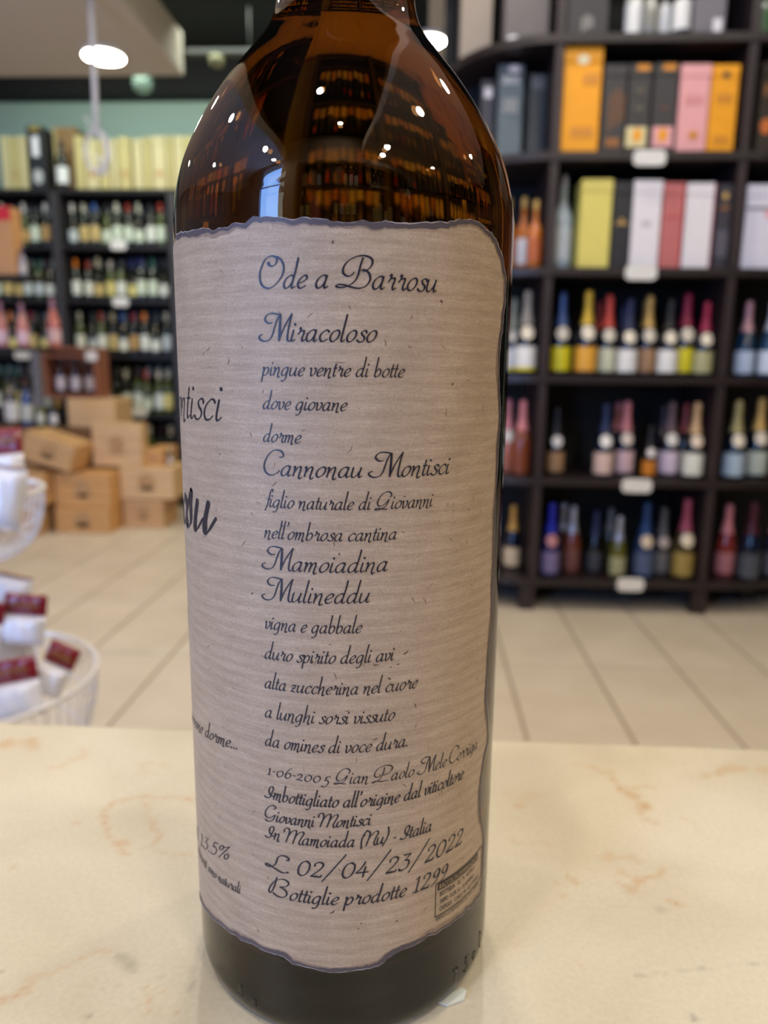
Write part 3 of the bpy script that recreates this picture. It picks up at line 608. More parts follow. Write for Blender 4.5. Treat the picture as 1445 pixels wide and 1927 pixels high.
cap('g2', 125, 735, 72, [[(215,600),(240,590),(240,565),(205,556),(165,585),(132,640),(130,690),(155,708),(195,695),(232,662)], [(236,662),(222,705),(185,745),(145,750),(128,735)]], 1.62)  # bold G
# heavy copperplate letters of the front panel
G['s1'] = ([[(-0.1, 0.05), (0.30, 1.1), (0.42, 1.25), (0.44, 0.7), (0.50, 0.25), (0.36, 0.0), (0.16, 0.0), (0.08, 0.18)]], 0.62)
G['u1'] = ([[(0.30, 0.98), (0.24, 0.4), (0.26, 0.03), (0.42, 0.02), (0.72, 0.42)], [(0.92, 0.98), (0.84, 0.35), (0.90, 0.02), (1.05, 0.02), (1.35, 0.5)]], 1.4)
G['o1'] = ([[(0.5, 1.0), (0.2, 0.7), (0.15, 0.2), (0.4, 0.0), (0.7, 0.3), (0.75, 0.8), (0.5, 1.0)], [(0.5, 0.98), (0.7, 0.8), (1.0, 0.9)]], 0.75)

INK = mat('blue_black_ink', (26, 26, 44), 0.42, amt=0.1, scale=800)
def tokens(text):
    out = []; i = 0
    while i < len(text):
        if text[i] == '{': j = text.index('}', i); out.append(text[i+1:j]); i = j+1
        else: out.append(text[i]); i += 1
    return out
def script(text, a, b_, hpx, weight=1.0, pre='', name='printed_line', contrast=1.0, m=None, thin=0.055):
    """a, b_: where the baseline starts and ends on the paper; pre: letters that run on before the start"""
    (u0, v0), (u1, v1) = cyl(*a), cyl(*b_)
    vh = cyl(a[0], a[1]-hpx)[1]-cyl(*a)[1]
    if abs(v1-v0) > 0: pass
    T = tokens(pre)+tokens(text); npre = len(tokens(pre))
    x = 0; pos = []
    for t in T: pos.append(x); x += G[t][1]
    x0 = pos[npre] if npre < len(pos) else 0
    last = T[-1]; mxx = 0
    for s in G[last][0]:
        if not isinstance(s, str): mxx = max(mxx, max(q[0]+SH*q[1] for q in s))
        else: mxx = max(mxx, float(s[4:].split(',')[0])+0.08)
    xe = pos[-1]+mxx
    sx = (u1-u0)/(xe-x0)
    def mp(X, Y): t = (X-x0)/(xe-x0); return (u0+(X-x0)*sx, v0+(v1-v0)*t+Y*vh)
    V_, F_ = [], []
    wl = vh
    for t, px_ in zip(T, pos):
        for s in G[t][0]:
            if isinstance(s, str):
                dx, dy = map(float, s[4:].split(',')); r = wl*0.12*weight**0.5
                c = mp(px_+dx+SH*dy, dy); o = len(V_)
                for k in range(10): V_.append((c[0]+r*math.cos(k*math.pi/5), c[1]+r*math.sin(k*math.pi/5)))
                F_.append(tuple(range(o, o+10))); continue
            q = spline([(px_+x+SH*y, y) for x, y in s], 7 if len(s) > 2 else 3)
            Q = np.array([mp(*p_) for p_ in q]); Tn = np.gradient(Q, axis=0); Tn /= (np.linalg.norm(Tn, axis=1)[:, None]+1e-12)
            ang = np.arctan2(Tn[:, 1], Tn[:, 0]); w = 1.22*wl*(thin+0.105*contrast*np.abs(np.sin(ang-math.radians(28)))**1.2)*weight
            ww = np.convolve(np.pad(w, 2, 'edge'), np.ones(5)/5, 'valid')
            Nn = np.stack([-Tn[:, 1], Tn[:, 0]], 1)
            # rounded ends
            e0 = Q[0]-Tn[0]*ww[0]*0.35; e1 = Q[-1]+Tn[-1]*ww[-1]*0.35
            Q = np.vstack([e0, Q, e1]); Nn = np.vstack([Nn[0], Nn, Nn[-1]]); ww = np.concatenate([[ww[0]*0.45], ww, [ww[-1]*0.45]])
            o = len(V_)
            for c, nn, w_ in zip(Q, Nn, ww): V_ += [tuple(c+nn*w_/2), tuple(c-nn*w_/2)]
            for i in range(len(Q)-1): F_.append((o+2*i, o+2*i+1, o+2*i+3, o+2*i+2))
    me = cyl_mesh(name, V_, orient(V_, F_), OFFL+0.00010, m or INK)
    return link(name, me, lab)
A = 'abc'
script('Ode a Barrosu', (489.3, 543.2), (820, 549.6), 23)
script('Miracoloso', (489, 641.5), (707.8, 643.7), 20.5)
script('pingue ventre di botte', (493.5, 705.7), (759.7, 709.8), 15)
script('dove giovane', (494.5, 768.8), (652.3, 773), 14.5)
script('dorme', (495.2, 830.2), (566.5, 834), 14.3)
script('Cannonau Montisci', (497.7, 892.6), (843.4, 890.4), 18.3)
script('figlio naturale di Giovanni', (499.5, 952.5), (812, 951.8), 13.8)
script('nell,ombrosa cantina', (497.3, 1010.6), (745, 1014.2), 13.8)
script('Mamoiadina', (494.5, 1068.5), (728, 1073.5), 17)
script('Mulineddu', (494.5, 1126.5), (694.7, 1132.5), 17)
script('vigna e gabbale', (498.6, 1181.4), (680.2, 1190), 13.6)
script('duro spirito degli avi', (498.3, 1237.6), (739.7, 1241), 13.6)
script('alta zuccherina nel cuore', (498.3, 1293), (784, 1292.5), 13.2)
script('a lunghi sorsi vissuto', (498.6, 1347.8), (741.8, 1353.5), 13.2)
script('da omines di voce dura.', (499, 1401), (765, 1402.9), 13.2)
script('{A1}_{A0}{A6}_{A2}{A0}{A0}{A5} Gian Paolo Mele Corriga', (503.6, 1455.9), (896, 1407), 11.8, weight=0.95)
script('Imbottigliato all,origine dal viticoltore', (498.3, 1499), (870.9, 1463), 12.2, weight=1.25)
script('{g2}iovanni Wontisci', (499.8, 1540.5), (697, 1550.5), 11.6, weight=1.25)
script('In Wamoiada (Nu) - Italia', (499, 1573.5), (810.3, 1561.8), 12, weight=1.25)
script('L. 02/04/23/2022', (500.5, 1631), (868.7, 1584.5), 13.8, weight=1.35)
script('Hottiglie prodotte 1299', (507, 1681.5), (841, 1650.5), 13.6, weight=1.3)
# the front panel whose right-hand end comes round the side
script('ntisci', (342.5, 783), (418, 791), 35, pre='Wo', weight=0.75)
script('{s1}{u1}', (352.5, 986), (408.5, 1004), 51, pre='{o1}', weight=1.15, contrast=2.2, thin=0.02)
script('0', (350.2, 1187), (357, 1189), 24, pre='', weight=0.6)
script('giovane dorme...', (357, 1349), (447, 1409.5), 11.5, pre=' ', weight=1.35)
script('ol. 13.5%', (369.5, 1571), (434.8, 1618), 11.5, pre='v', weight=1.4)
script('sono naturali', (392.6, 1637), (453.3, 1681), 8.2, pre='sedimenti ', weight=1.3)

# boxed recycling table in small capitals at the lower right of the label
def sans(text, a, b_, top, m=INK, off=0.0001, name='small_print', slant=0.0):
    (u0, v0), (u1, v1) = cyl(*a), cyl(*b_); v2 = cyl(*top)[1]
    sans_uv(text, u0, u1, v0, v2, m, off, name)
def sans_uv(text, u0, u1, v0, v2, m=INK, off=0.0001, name='small_print', bold=0.0):
    cu = bpy.data.curves.new('t', 'FONT'); cu.body = text; cu.resolution_u = 2; cu.offset = bold
    ob = bpy.data.objects.new('t', cu); COL.objects.link(ob)
    dg = bpy.context.evaluated_depsgraph_get(); me0 = bpy.data.meshes.new_from_object(ob.evaluated_get(dg))
    bpy.data.objects.remove(ob); bpy.data.curves.remove(cu)
    co = np.array([v.co[:2] for v in me0.vertices]); fs = [tuple(p_.vertices) for p_ in me0.polygons]; bpy.data.meshes.remove(me0)
    mn, mx_ = co.min(0), co.max(0)
    uvp = [(u0+(x-mn[0])/(mx_[0]-mn[0])*(u1-u0), v0+(y-mn[1])/(mx_[1]-mn[1])*(v2-v0)) for x, y in co]
    return link(name, cyl_mesh(name, uvp, orient(uvp, fs), OFFL+off, m), lab)
INK2 = mat('faded_black_print', (44, 38, 36), 0.5, amt=0.1, scale=800)
TL, BL = cyl(819, 1663.3), cyl(816.8, 1726); TRt = cyl(904.5, 1597)
uL = (TL[0]+BL[0])/2; uR = cyl(903.5, 1640)[0]; vT = TL[1]; vB = BL[1]
print('box', uL, uR, vT, vB, cyl(904.5, 1597)[1])
def rect(u0, u1, v0, v1, m, off, name):
    n_ = max(2, int((u1-u0)/0.0008)); V_ = []; F_ = []
    for i in range(n_+1):
        u = u0+(u1-u0)*i/n_; V_ += [(u, v0), (u, v1)]
    for i in range(n_): F_.append((2*i, 2*i+2, 2*i+3, 2*i+1))
    return link(name, cyl_mesh(name, V_, F_, OFFL+off, m), lab)
lw = 0.00022; hh = (vT-vB)
rect(uL, uL+lw, vB, vT, INK2, 0.00008, 'frame_line'); rect(uR-lw, uR, vB, vT, INK2, 0.00008, 'frame_line')
rect(uL, uR, vB-lw/2, vB+lw/2, INK2, 0.00008, 'frame_line'); rect(uL, uR, vT-lw/2, vT+lw/2, INK2, 0.00008, 'frame_line')
wdt = uR-uL
rect(uL+0.035*wdt, uL+0.86*wdt, vB+0.76*hh, vB+0.985*hh, INK2, 0.00007, 'header_bar')
kraft = mat('kraft_knockout', (176, 150, 122), 0.5)
sans_uv('RACCOLTA DIFFERENZIATA', uL+0.06*wdt, uL+0.84*wdt, vB+0.80*hh, vB+0.945*hh, kraft, 0.00013)
sans_uv('BOTTIGLIA', uL+0.07*wdt, uL+0.33*wdt, vB+0.56*hh, vB+0.70*hh, INK2, bold=0.012); sans_uv('GL 71  VETRO', uL+0.38*wdt, uL+0.76*wdt, vB+0.56*hh, vB+0.69*hh, INK2)
sans_uv('TAPPO', uL+0.07*wdt, uL+0.21*wdt, vB+0.33*hh, vB+0.47*hh, INK2, bold=0.012); sans_uv('FOR 51  SUGHERO', uL+0.25*wdt, uL+0.76*wdt, vB+0.33*hh, vB+0.46*hh, INK2)
sans_uv('CAPSULA', uL+0.07*wdt, uL+0.28*wdt, vB+0.11*hh, vB+0.25*hh, INK2, bold=0.012); sans_uv('C/ALU 90  ALLUMINIO', uL+0.33*wdt, uL+0.90*wdt, vB+0.11*hh, vB+0.24*hh, INK2)
sans_uv('VERIFICA LE DISPOSIZIONI DEL TUO COMUNE', uL+0.01*wdt, uL+0.92*wdt, vB-0.15*hh, vB-0.03*hh, INK2)

# paper flecks and fibres
a_v, a_f = [], []
fibm = mat('dark_paper_fibre', (92, 62, 46), 0.7)
specks = [((627,452),(624,458),.0002),((827,566),(832,570),.0002),((849,724),(852,721),.00022),((414,853),(415,855),.0002),((637,1040),(639,1046),.00013),((757,1231),(768,1223),.00016),
          ((735,1278),(729,1275),.0002),((779,1323),(782,1332),.00013),((733,1256),(736,1253),.00012),((745,1251),(752,1249),.0001),((474,1118),(477,1115),.00016),((621,1718),(630,1713),.00018),((748,1732),(744,1733),.0002),((677,1736),(681,1738),.00014),
          ((852,948),(853,947),.00022),((652,1520),(653,1520),.00022),((846,1014),(850,1016),.0001),((700,1392),(712,1388),.0001),((484,1746),(488,1754),.0001),((672,1745),(676,1748),.00012),((880,957),(881,961),.0001)]
fl = []
for (p_, q_, w) in specks: fl.append((cyl(*p_), cyl(*q_), w))
for _ in range(150):
    u, v = rng.uniform(-0.05, 0.042), rng.uniform(0.03, 0.165); t = rng.uniform(0, math.pi); L_ = rng.uniform(0.0004, 0.0018)
    fl.append(((u, v), (u+L_*math.cos(t), v+L_*math.sin(t)), rng.uniform(0.00003, 0.00007)))
for p_, q_, w in fl:
    p_, q_ = np.array(p_), np.array(q_); d_ = q_-p_; L_ = np.linalg.norm(d_)+1e-9; nn = np.array([-d_[1], d_[0]])/L_
    mid = (p_+q_)/2+nn*L_*rng.uniform(-0.2, 0.2); o = len(a_v)
    for c, k in ((p_, .3), (mid, 1), (q_, .3)): a_v += [tuple(c+nn*w*k/1), tuple(c-nn*w*k/1)]
    a_f += [(o, o+1, o+3, o+2), (o+2, o+3, o+5, o+4)]
fo = link('paper_fibres', cyl_mesh('paper_fibres', a_v, orient(a_v, a_f), OFFL+0.00006, fibm), lab); fo['kind'] = 'stuff'

# raised mould marks in the glass near the foot: 75 cl on one side, two small figures on the other
def emboss(text, u0, v0, hgt, adv_mm, name='embossed_mark'):
    a = MB(); x = 0
    for t in tokens(text):
        for s in G[t][0]:
            if isinstance(s, str): continue
            q = spline([(x_, y_) for x_, y_ in s], 4)
            a.tube([onb(u0+x+X*hgt/2, v0+Y*hgt/2, -0.00005) for X, Y in q], 0.00028, 6)
        x += adv_mm
    return a.build(name, glass_m, bottle)
e0 = cyl(852, 1853); emboss('75cl', e0[0], e0[1], 0.0036, 0.0046)
e0 = cyl(447, 1872); emboss('3e', e0[0], e0[1], 0.0030, 0.0046)

# slip of paper poking out from under the bottle
s0 = [atZ(x, y, CZ)[:2] for x, y in [(820, 1888), (868, 1862), (878, 1868), (874, 1884), (842, 1896)]]
a = MB(); a.prism([(x, y) for x, y in s0], CZ+0.0002, CZ+0.0007); tag(a.build('paper_slip', mat('white_paper', (225, 228, 215), 0.6)), 'tiny white slip of paper poking out from under the bottle foot', 'paper')

# ------------------------------------------------------------------ bottles, boxes and shelves of the shop
def cm(rgb, rough=0.35, metal=0.0, coat=0.0, pre='paint'):
    return mat('%s_%d_%d_%d_%d' % (pre, *[int(c) for c in rgb], int(rough*100)), rgb, rough, metal, coat=coat, amt=0.05, scale=25)
def gl(rgb): return mat('bottle_glass_%d_%d_%d' % tuple(rgb), rgb, 0.06, coat=0.6, amt=0.04, scale=10)
_mc = {}
def cached(key, fn):
    if key not in _mc: _mc[key] = fn()
    return _mc[key]
SHAPES = {
 # profile (r/H, z/H), body radius, label z0,z1, foil z0,z1, neck label z
 'sparkling': dict(p=[(0.13,0),(0.142,0.02),(0.145,0.05),(0.145,0.36),(0.138,0.44),(0.118,0.52),(0.092,0.60),(0.068,0.68),(0.053,0.76),(0.047,0.84),(0.050,0.90),(0.052,0.905),(0.046,0.92),(0.046,0.97)], lab=(0.05,0.34), foil=(0.60,1.0), med=(0.47,0.585)),
 'bordeaux': dict(p=[(0.115,0),(0.123,0.015),(0.125,0.03),(0.125,0.58),(0.118,0.63),(0.095,0.68),(0.062,0.72),(0.049,0.75),(0.046,0.90),(0.046,0.95),(0.050,0.952),(0.050,0.985)], lab=(0.12,0.46), foil=(0.80,1.0), med=None),
 'spirit': dict(p=[(0.11,0),(0.122,0.015),(0.122,0.50),(0.112,0.57),(0.08,0.63),(0.050,0.68),(0.042,0.74),(0.042,0.88)], lab=(0.10,0.44), foil=(0.86,1.0), med=None),
 'burgundy': dict(p=[(0.125,0),(0.135,0.015),(0.137,0.03),(0.137,0.44),(0.125,0.53),(0.098,0.62),(0.068,0.70),(0.050,0.78),(0.046,0.90),(0.046,0.95),(0.050,0.952),(0.050,0.985)], lab=(0.10,0.36), foil=(0.78,1.0), med=None),
}
def rat(P, z):
    for (r0, z0), (r1, z1) in zip(P[:-1], P[1:]):
        if z0 <= z <= z1: return r0+(r1-r0)*(z-z0)/max(z1-z0, 1e-9)
    return P[-1][0]
def band(P, z0, z1, off, H_, seg, half=None, n=6):
    a = MB(); zs = np.linspace(z0, z1, n)
    if half is None:
        a.lathe([(rat(P, z)*H_+off, z*H_) for z in zs], seg); return a
    vs, fs = [], []; K = 14
    for z in zs:
        for k in range(K+1):
            t = -half+2*half*k/K; r = rat(P, z)*H_+off; vs.append((r*math.sin(t), -r*math.cos(t), z*H_))
    for i in range(n-1):
        for k in range(K): fs.append((i*(K+1)+k, i*(K+1)+k+1, (i+1)*(K+1)+k+1, (i+1)*(K+1)+k))
    a.add(vs, fs, 0, True); return a
def disc_label(P, zc, rr, off, H_):
    a = MB(); vs = [(0, -(rat(P, zc)*H_+off), zc*H_)]; K = 16
    for ring in (0.5, 1.0):
        for k in range(K):
            t = 2*math.pi*k/K; z = zc+rr*ring*math.sin(t); x = rr*H_*ring*math.cos(t); r = rat(P, z)*H_+off
            vs.append((x, -math.sqrt(max(r*r-x*x, 1e-8)), z*H_))
    fs = [(0, 1+(k+1) % K, 1+k)[::-1] for k in range(K)]+[(1+k, 1+(k+1) % K, 1+K+(k+1) % K, 1+K+k)[::-1] for k in range(K)]
    a.add(vs, fs, 0, True); return a
def bottle_thing(kind, loc, H_, glass, foil, label_c, label, group=None, med=None, name=None, cat='bottle', parts=True, rz=0.0, mark=None, lowband=None, rs=1.0):
    S = SHAPES[kind]; P = S['p']; H_ = round(H_, 2)
    t = thing(name or 'wine_bottle', label, cat, loc, (0, 0, rz), group=group); t.scale = (rs, rs, 1)
    seg = 20
    def setm(ob, m): ob.material_slots[0].link = 'OBJECT'; ob.material_slots[0].material = m
    base = cm((128, 128, 128))
    def mk(part, fn, m):
        me = cached((kind, H_, part), lambda: fn().mesh(part, base)); ob = link(part, me, t); setm(ob, m); return ob
    def g_():
        a = MB(); a.lathe([(r*H_, z*H_) for r, z in P], seg); return a
    mk('glass', g_, glass)
    if foil is not None:
        def f_():
            a = MB(); z0, z1 = S['foil']; Q = [(rat(P, z)*H_+0.0012, z*H_) for z in np.linspace(z0, 0.97, 7)]
            Q += [(rat(P, 0.97)*H_*0.9, 0.99*H_), (0.008, z1*H_)]
            a.lathe(Q, seg); return a
        mk('foil' if kind == 'sparkling' else 'capsule', f_, foil)
    if label_c is not None: mk('label', lambda: band(P, *S['lab'], 0.0008, H_, seg, half=1.9), label_c)
    if med is not None and S['med']: mk('neck_label', lambda: disc_label(P, 0.50, 0.085, 0.002, H_), med)
    if mark is not None: mk('printed_mark', lambda: band(P, 0.16, 0.24, 0.0014, H_, seg, half=0.5, n=3), mark)
    if lowband is not None: mk('label_band', lambda: band(P, 0.05, 0.09, 0.0014, H_, seg, half=1.9, n=3), lowband)
    return t
def gift_box(x0, x1, y0, z0, z1, m, label, side=None, depth=None, marks=(), name='gift_box', lid=True, group=None):
    cx = (x0+x1)/2; w = x1-x0; d_ = depth or w; h = z1-z0
    t = thing(name, label, 'box', (cx, y0+d_/2, z0), group=group)
    a = MB(); zz = h*0.86 if lid else h
    a.box(-w/2, w/2, -d_/2, d_/2, 0, zz-0.0015, c=0.002); a.build('carton', m, t)
    if lid:
        a = MB(); a.box(-w/2-0.001, w/2+0.001, -d_/2-0.001, d_/2+0.001, zz, h, c=0.002); a.build('lid', m, t)
    if side is not None:
        a = MB(); a.box(w/2-0.003, w/2+0.0016, -d_/2-0.0016, d_/2+0.0016, 0.001, h-0.001); a.build('side_stripe', side, t)
    for (mx_, mz, mw, mh, mc, shp) in marks:
        a = MB()
        if shp == 'o':
            K = 20; a.prism([(mw*w*math.cos(2*math.pi*k/K), mh*h*math.sin(2*math.pi*k/K)) for k in range(K)], 0, 0.0012)
            T = Matrix.Translation((mx_*w, -d_/2-0.0016, mz*h)) @ Matrix.Rotation(math.pi/2, 4, 'X')
            a.v = [tuple(T @ Vector(p_)) for p_ in a.v]
        elif shp == 's':    # slanting streaks
            for k in range(5):
                dx = (k-2)*mw*w*0.3; a.box(mx_*w+dx-0.002, mx_*w+dx+0.002, -d_/2-0.0022, -d_/2-0.001, mz*h-mh*h*(1-0.12*k), mz*h+mh*h*(1-0.2*abs(k-2)))
        else: a.box(mx_*w-mw*w, mx_*w+mw*w, -d_/2-0.0022, -d_/2-0.001, mz*h-mh*h, mz*h+mh*h)
        a.build('printed_mark', mc, t)
    return t

# ---- dark bow-ended shelving on the right
FY = 3.0
espresso = wood('espresso_wood', (27, 19, 20), (44, 33, 34), 5, 0.42, 'X')
espresso_v = wood('espresso_wood_upright', (34, 24, 27), (54, 41, 44), 5, 0.45, 'Z')
BY_ = {0: 68, 1: 291, 2: 510, 3: 714, 4: 909, 5: 1100}
BZ = {k: atY(1210, y, FY)[2]+0.013 for k, y in BY_.items()}      # top faces of the boards
xl = atY(1029, 600, FY)[0]; xr = atY(1372, 600, FY)[0]           # outer sides of the straight bay
RE = 0.42; RE2 = 0.62; DP = 0.46
gond = thing('display_shelving', 'dark wooden bow-ended shelving full of sparkling wine and gift boxes on the tiled floor', 'shelving', ((xl+xr)/2, FY+DP/2, 0))
def gl_(x, y, z): return (x-(xl+xr)/2, y-(FY+DP/2), z)
def bow(inset=0.0, n=14):
    x0, x1 = xl-(xl+xr)/2, xr-(xl+xr)/2; yf, yb = -DP/2+inset, DP/2
    P = []
    for k in range(n+1):
        t = math.pi/2*k/n; P.append((x0-(RE-inset)*math.sin(t)*1.0, yf+(DP-inset)*(1-math.cos(t))*1.0))
    P = P[::-1]
    Q = [(x1+(RE2-inset)*math.sin(math.pi/2*k/n), yf+(DP-inset)*(1-math.cos(math.pi/2*k/n))) for k in range(n+1)]
    return P+Q
for k, z in BZ.items():
    a = MB(); a.prism(bow(), z-0.03, z); a.build('shelf_board', espresso, gond)
zt = BZ[0]+0.45
a = MB(); a.prism(bow(), zt-0.03, zt); a.build('shelf_board', espresso, gond)
for x in (xl, xr):
    X_ = x-(xl+xr)/2; a = MB(); a.box(X_-0.016, X_+0.016, -DP/2+0.008, DP/2-0.02, 0.1, zt-0.03, c=0.002); a.build('upright', espresso_v, gond)
a = MB(); a.box(xl-RE-(xl+xr)/2, xr+RE2-(xl+xr)/2, DP/2-0.02, DP/2, 0.0, zt-0.03); a.build('back_panel', mat('near_black_panel', (14, 13, 15), 0.6), gond)
for x in (xl-0.02, xr+0.0, xl+0.0-0.3, xr+0.3):
    for y in (-DP/2+0.05, DP/2-0.08):
        if abs(x-(xl+xr)/2) > (xr-xl)/2+0.1 and y < 0: y = 0.05
        a = MB(); X_ = x-(xl+xr)/2; a.prism([(X_-0.03, y-0.025), (X_+0.03, y-0.025), (X_+0.03, y+0.03), (X_-0.03, y+0.03)], 0.0, BZ[5]-0.03); a.build('foot', espresso_v, gond)
tagm = mat('white_card_tag', (232, 230, 224), 0.45)
def price_tag(x, y, Y, label, w=0.12, h=0.055):
    q = atY(x, y, Y); a = MB(); K = 6; P = []
    for cx_, cy_, a0 in ((w/2-.02, h/2-.02, 0), (-w/2+.02, h/2-.02, 90), (-w/2+.02, -h/2+.02, 180), (w/2-.02, -h/2+.02, 270)):
        for k in range(K+1): t = math.radians(a0+90*k/K); P.append((cx_+0.02*math.cos(t), cy_+0.02*math.sin(t)))
    a.prism(P, 0, 0.003); ob = a.build('price_tag', tagm, None, (q[0], Y, q[2]), (math.pi/2, 0, 0))
    return tag(ob, label, 'price tag')
price_tag(1222, 297, FY-0.004, 'white rounded price tag on the shelf edge under the dark boxes and pink box')
price_tag(1206, 513, FY-0.004, 'white rounded price tag on the shelf edge under the tall white box')
price_tag(1198, 914, FY-0.004, 'white rounded price tag under the pink foiled sparkling bottle')
price_tag(1186, 1100, FY-0.004, 'white rounded price tag on the lowest shelf edge, near the floor', 0.11)

def gx(x, y, Y): return atY(x, y, Y)[0]
def gbox(row, x0, x1, yt, m, label, Y=FY+0.03, **kw):
    yb = BY_[row]; zt_ = min(atY((x0+x1)/2, yt, Y)[2], BZ[row]+0.40, BZ[row-1]-0.034 if row else 9); ym = (yt+yb)/2
    a_, b_ = gx(x0, ym, Y), gx(x1, ym, Y)
    for xu in (xl, xr):
        if a_ < xu < b_: (a_, b_) = (xu+0.018, b_) if xu-a_ < b_-xu else (a_, xu-0.018)
        if 0 <= a_-xu < 0.018: a_ = xu+0.018
        if 0 <= xu-b_ < 0.018: b_ = xu-0.018
    return gift_box(a_+0.002, b_-0.002, Y, BZ[row]+0.0005, zt_, m, label, **kw)
orange = cm((246, 166, 22), 0.45); gold_o = cm((214, 140, 40), 0.4); charc = cm((62, 60, 60), 0.5); pink = cm((238, 172, 172), 0.5)
bronze = cm((150, 96, 44), 0.4); cream = cm((228, 214, 160), 0.5); white = cm((236, 232, 236), 0.5); paley = cm((226, 212, 112), 0.5)
red = cm((196, 60, 66), 0.5); rose = cm((196, 112, 110), 0.5); crimson = cm((150, 30, 52), 0.45); anth = cm((40, 42, 48), 0.4); paleb = cm((248, 240, 200), 0.5)
gbox(1, 1056, 1131, 78, orange, 'tall orange gift box, the tallest box on the dark bow-ended shelving', marks=[(0.0, 0.88, 0.15, 0.045, paleb, 'o'), (0.05, 0.2, 0.3, 0.05, gold_o, 'r'), (0.22, 0.7, 0.2, 0.05, gold_o, 'r')])
gbox(1, 1133, 1178, 120, charc, 'dark grey gift box with slanting bronze streaks next to the tall orange box', marks=[(0.1, 0.5, 0.5, 0.25, bronze, 's'), (0.0, 0.12, 0.3, 0.05, bronze, 'r')])
gbox(1, 1180, 1224, 119, charc, 'dark grey gift box with orange lid mark and hanging cream ticket', marks=[(0.1, 0.95, 0.28, 0.035, gold_o, 'r'), (0.0, 0.7, 0.2, 0.03, cm((96, 92, 76)), 'o'), (0.0, 0.5, 0.2, 0.03, cm((96, 92, 76)), 'o'), (-0.05, 0.18, 0.46, 0.115, cream, 'r'), (0.0, 0.2, 0.2, 0.08, orange, 'o')])
gbox(1, 1227, 1273, 118, charc, 'dark grey gift box with orange lid mark and pink ticket beside the pink box', marks=[(0.1, 0.95, 0.28, 0.035, gold_o, 'r'), (0.0, 0.5, 0.2, 0.03, cm((96, 66, 66)), 'o'), (0.0, 0.18, 0.44, 0.115, pink, 'r'), (0.0, 0.2, 0.2, 0.08, orange, 'o')])
gbox(1, 1276, 1334, 120, pink, 'pale pink gift box between a dark box and an orange box', marks=[(0.05, 0.2, 0.16, 0.05, gold_o, 'o'), (0.0, 0.6, 0.3, 0.05, cm((222, 150, 150)), 'r')])
gbox(1, 1331+4, 1387, 121, orange, 'orange gift box with small dark emblem beside the pink box', marks=[(0.0, 0.88, 0.13, 0.035, anth, 'o'), (0.0, 0.62, 0.28, 0.05, gold_o, 'r'), (0.0, 0.15, 0.28, 0.04, gold_o, 'r')])
gbox(1, 1426, 1470, 116, cm((40, 28, 20)), 'dark box with glowing orange spots at the frame edge of the upper shelf', marks=[(-0.1, 0.3, 0.25, 0.09, cm((210, 110, 40)), 'o'), (-0.2, 0.7, 0.15, 0.08, bronze, 's')], Y=FY+0.04)
YL = FY+0.14
silver = mat('frosted_silver_tube', (120, 132, 142), 0.25, 0.5); bluegl = gl((30, 50, 70))
gbox(1, 904, 930, 150, cm((70, 72, 84), 0.3), 'slim grey carton nearest the bottle in the curved end of the upper shelf', Y=YL+0.06, marks=[(0, 0.85, 0.3, 0.06, white, 'r')])
gbox(1, 936, 984, 121, cm((98, 112, 120), 0.25), 'silvery blue carton with white medallion in the curved end of the shelving', Y=YL, marks=[(0.1, 0.95, 0.25, 0.04, white, 'o'), (0.0, 0.84, 0.35, 0.04, cm((170, 178, 182)), 'r'), (0.0, 0.58, 0.3, 0.08, cm((140, 146, 148)), 'r')])
gbox(1, 992, 1030, 138, cm((34, 48, 62), 0.3), 'dark blue carton with grey top in the curved end of the shelving', Y=YL, marks=[(0.0, 0.9, 0.35, 0.07, cm((96, 104, 112)), 'r')])
# top row, cut by the frame
gbox(0, 868, 930, -150, cm((150, 138, 126), 0.5), 'taupe carton at the curved end of the topmost shelf', Y=YL+0.08)
gbox(0, 951, 1037, -120, cm((104, 98, 98), 0.5), 'grey carton with a white ball mark on the topmost shelf', Y=YL-0.04, marks=[(-0.3, 0.06, 0.12, 0.03, white, 'o')])
gbox(0, 1064, 1150, -140, cm((58, 56, 58), 0.5), 'wide charcoal carton with white print above the tall orange box', marks=[(0.0, 0.12, 0.2, 0.08, cm((170, 166, 160)), 's')])
gbox(0, 1312, 1372, -130, cm((120, 116, 122), 0.5), 'grey carton with pale corner on the topmost shelf', marks=[(0.25, 0.09, 0.14, 0.07, white, 'r')])
_st = {}
def gbot(kind, row, x, yt, glass, foil, lab_, label, Y=FY+0.075, **kw):
    _st[row] = _st.get(row, 0)+1
    if _st[row] % 2: Y += 0.058
    z0 = BZ[row]+0.0005; q = atY(x, (yt+BY_[row])/2, Y); h = min(atY(x, yt, Y)[2]-z0, 0.34 if row == 0 else 9)
    rmax = max(p_[0] for p_ in SHAPES[kind]['p'])*h*0.90+0.002; X_ = q[0]
    for xu in (xl, xr):
        if abs(X_-xu) < rmax+0.019: X_ = xu+(rmax+0.019)*(1 if X_ > xu else -1)
    return bottle_thing(kind, (X_, Y, z0), h, glass, foil, lab_, label, rs=0.90, **kw)
wl = cm((238, 238, 236), 0.45); yl = cm((236, 222, 40), 0.45); ol = cm((232, 170, 60), 0.45); crl = cm((224, 224, 190), 0.45); tanl = cm((178, 138, 100), 0.45); khl = cm((176, 174, 130), 0.45)
navy = gl((14, 24, 44)); blackg = gl((12, 13, 16)); cob = gl((16, 24, 120)); amb = gl((196, 112, 30)); clear = gl((180, 196, 206)); ros = gl((196, 120, 100)); oliveg = gl((92, 92, 30)); grn = gl((40, 90, 50))
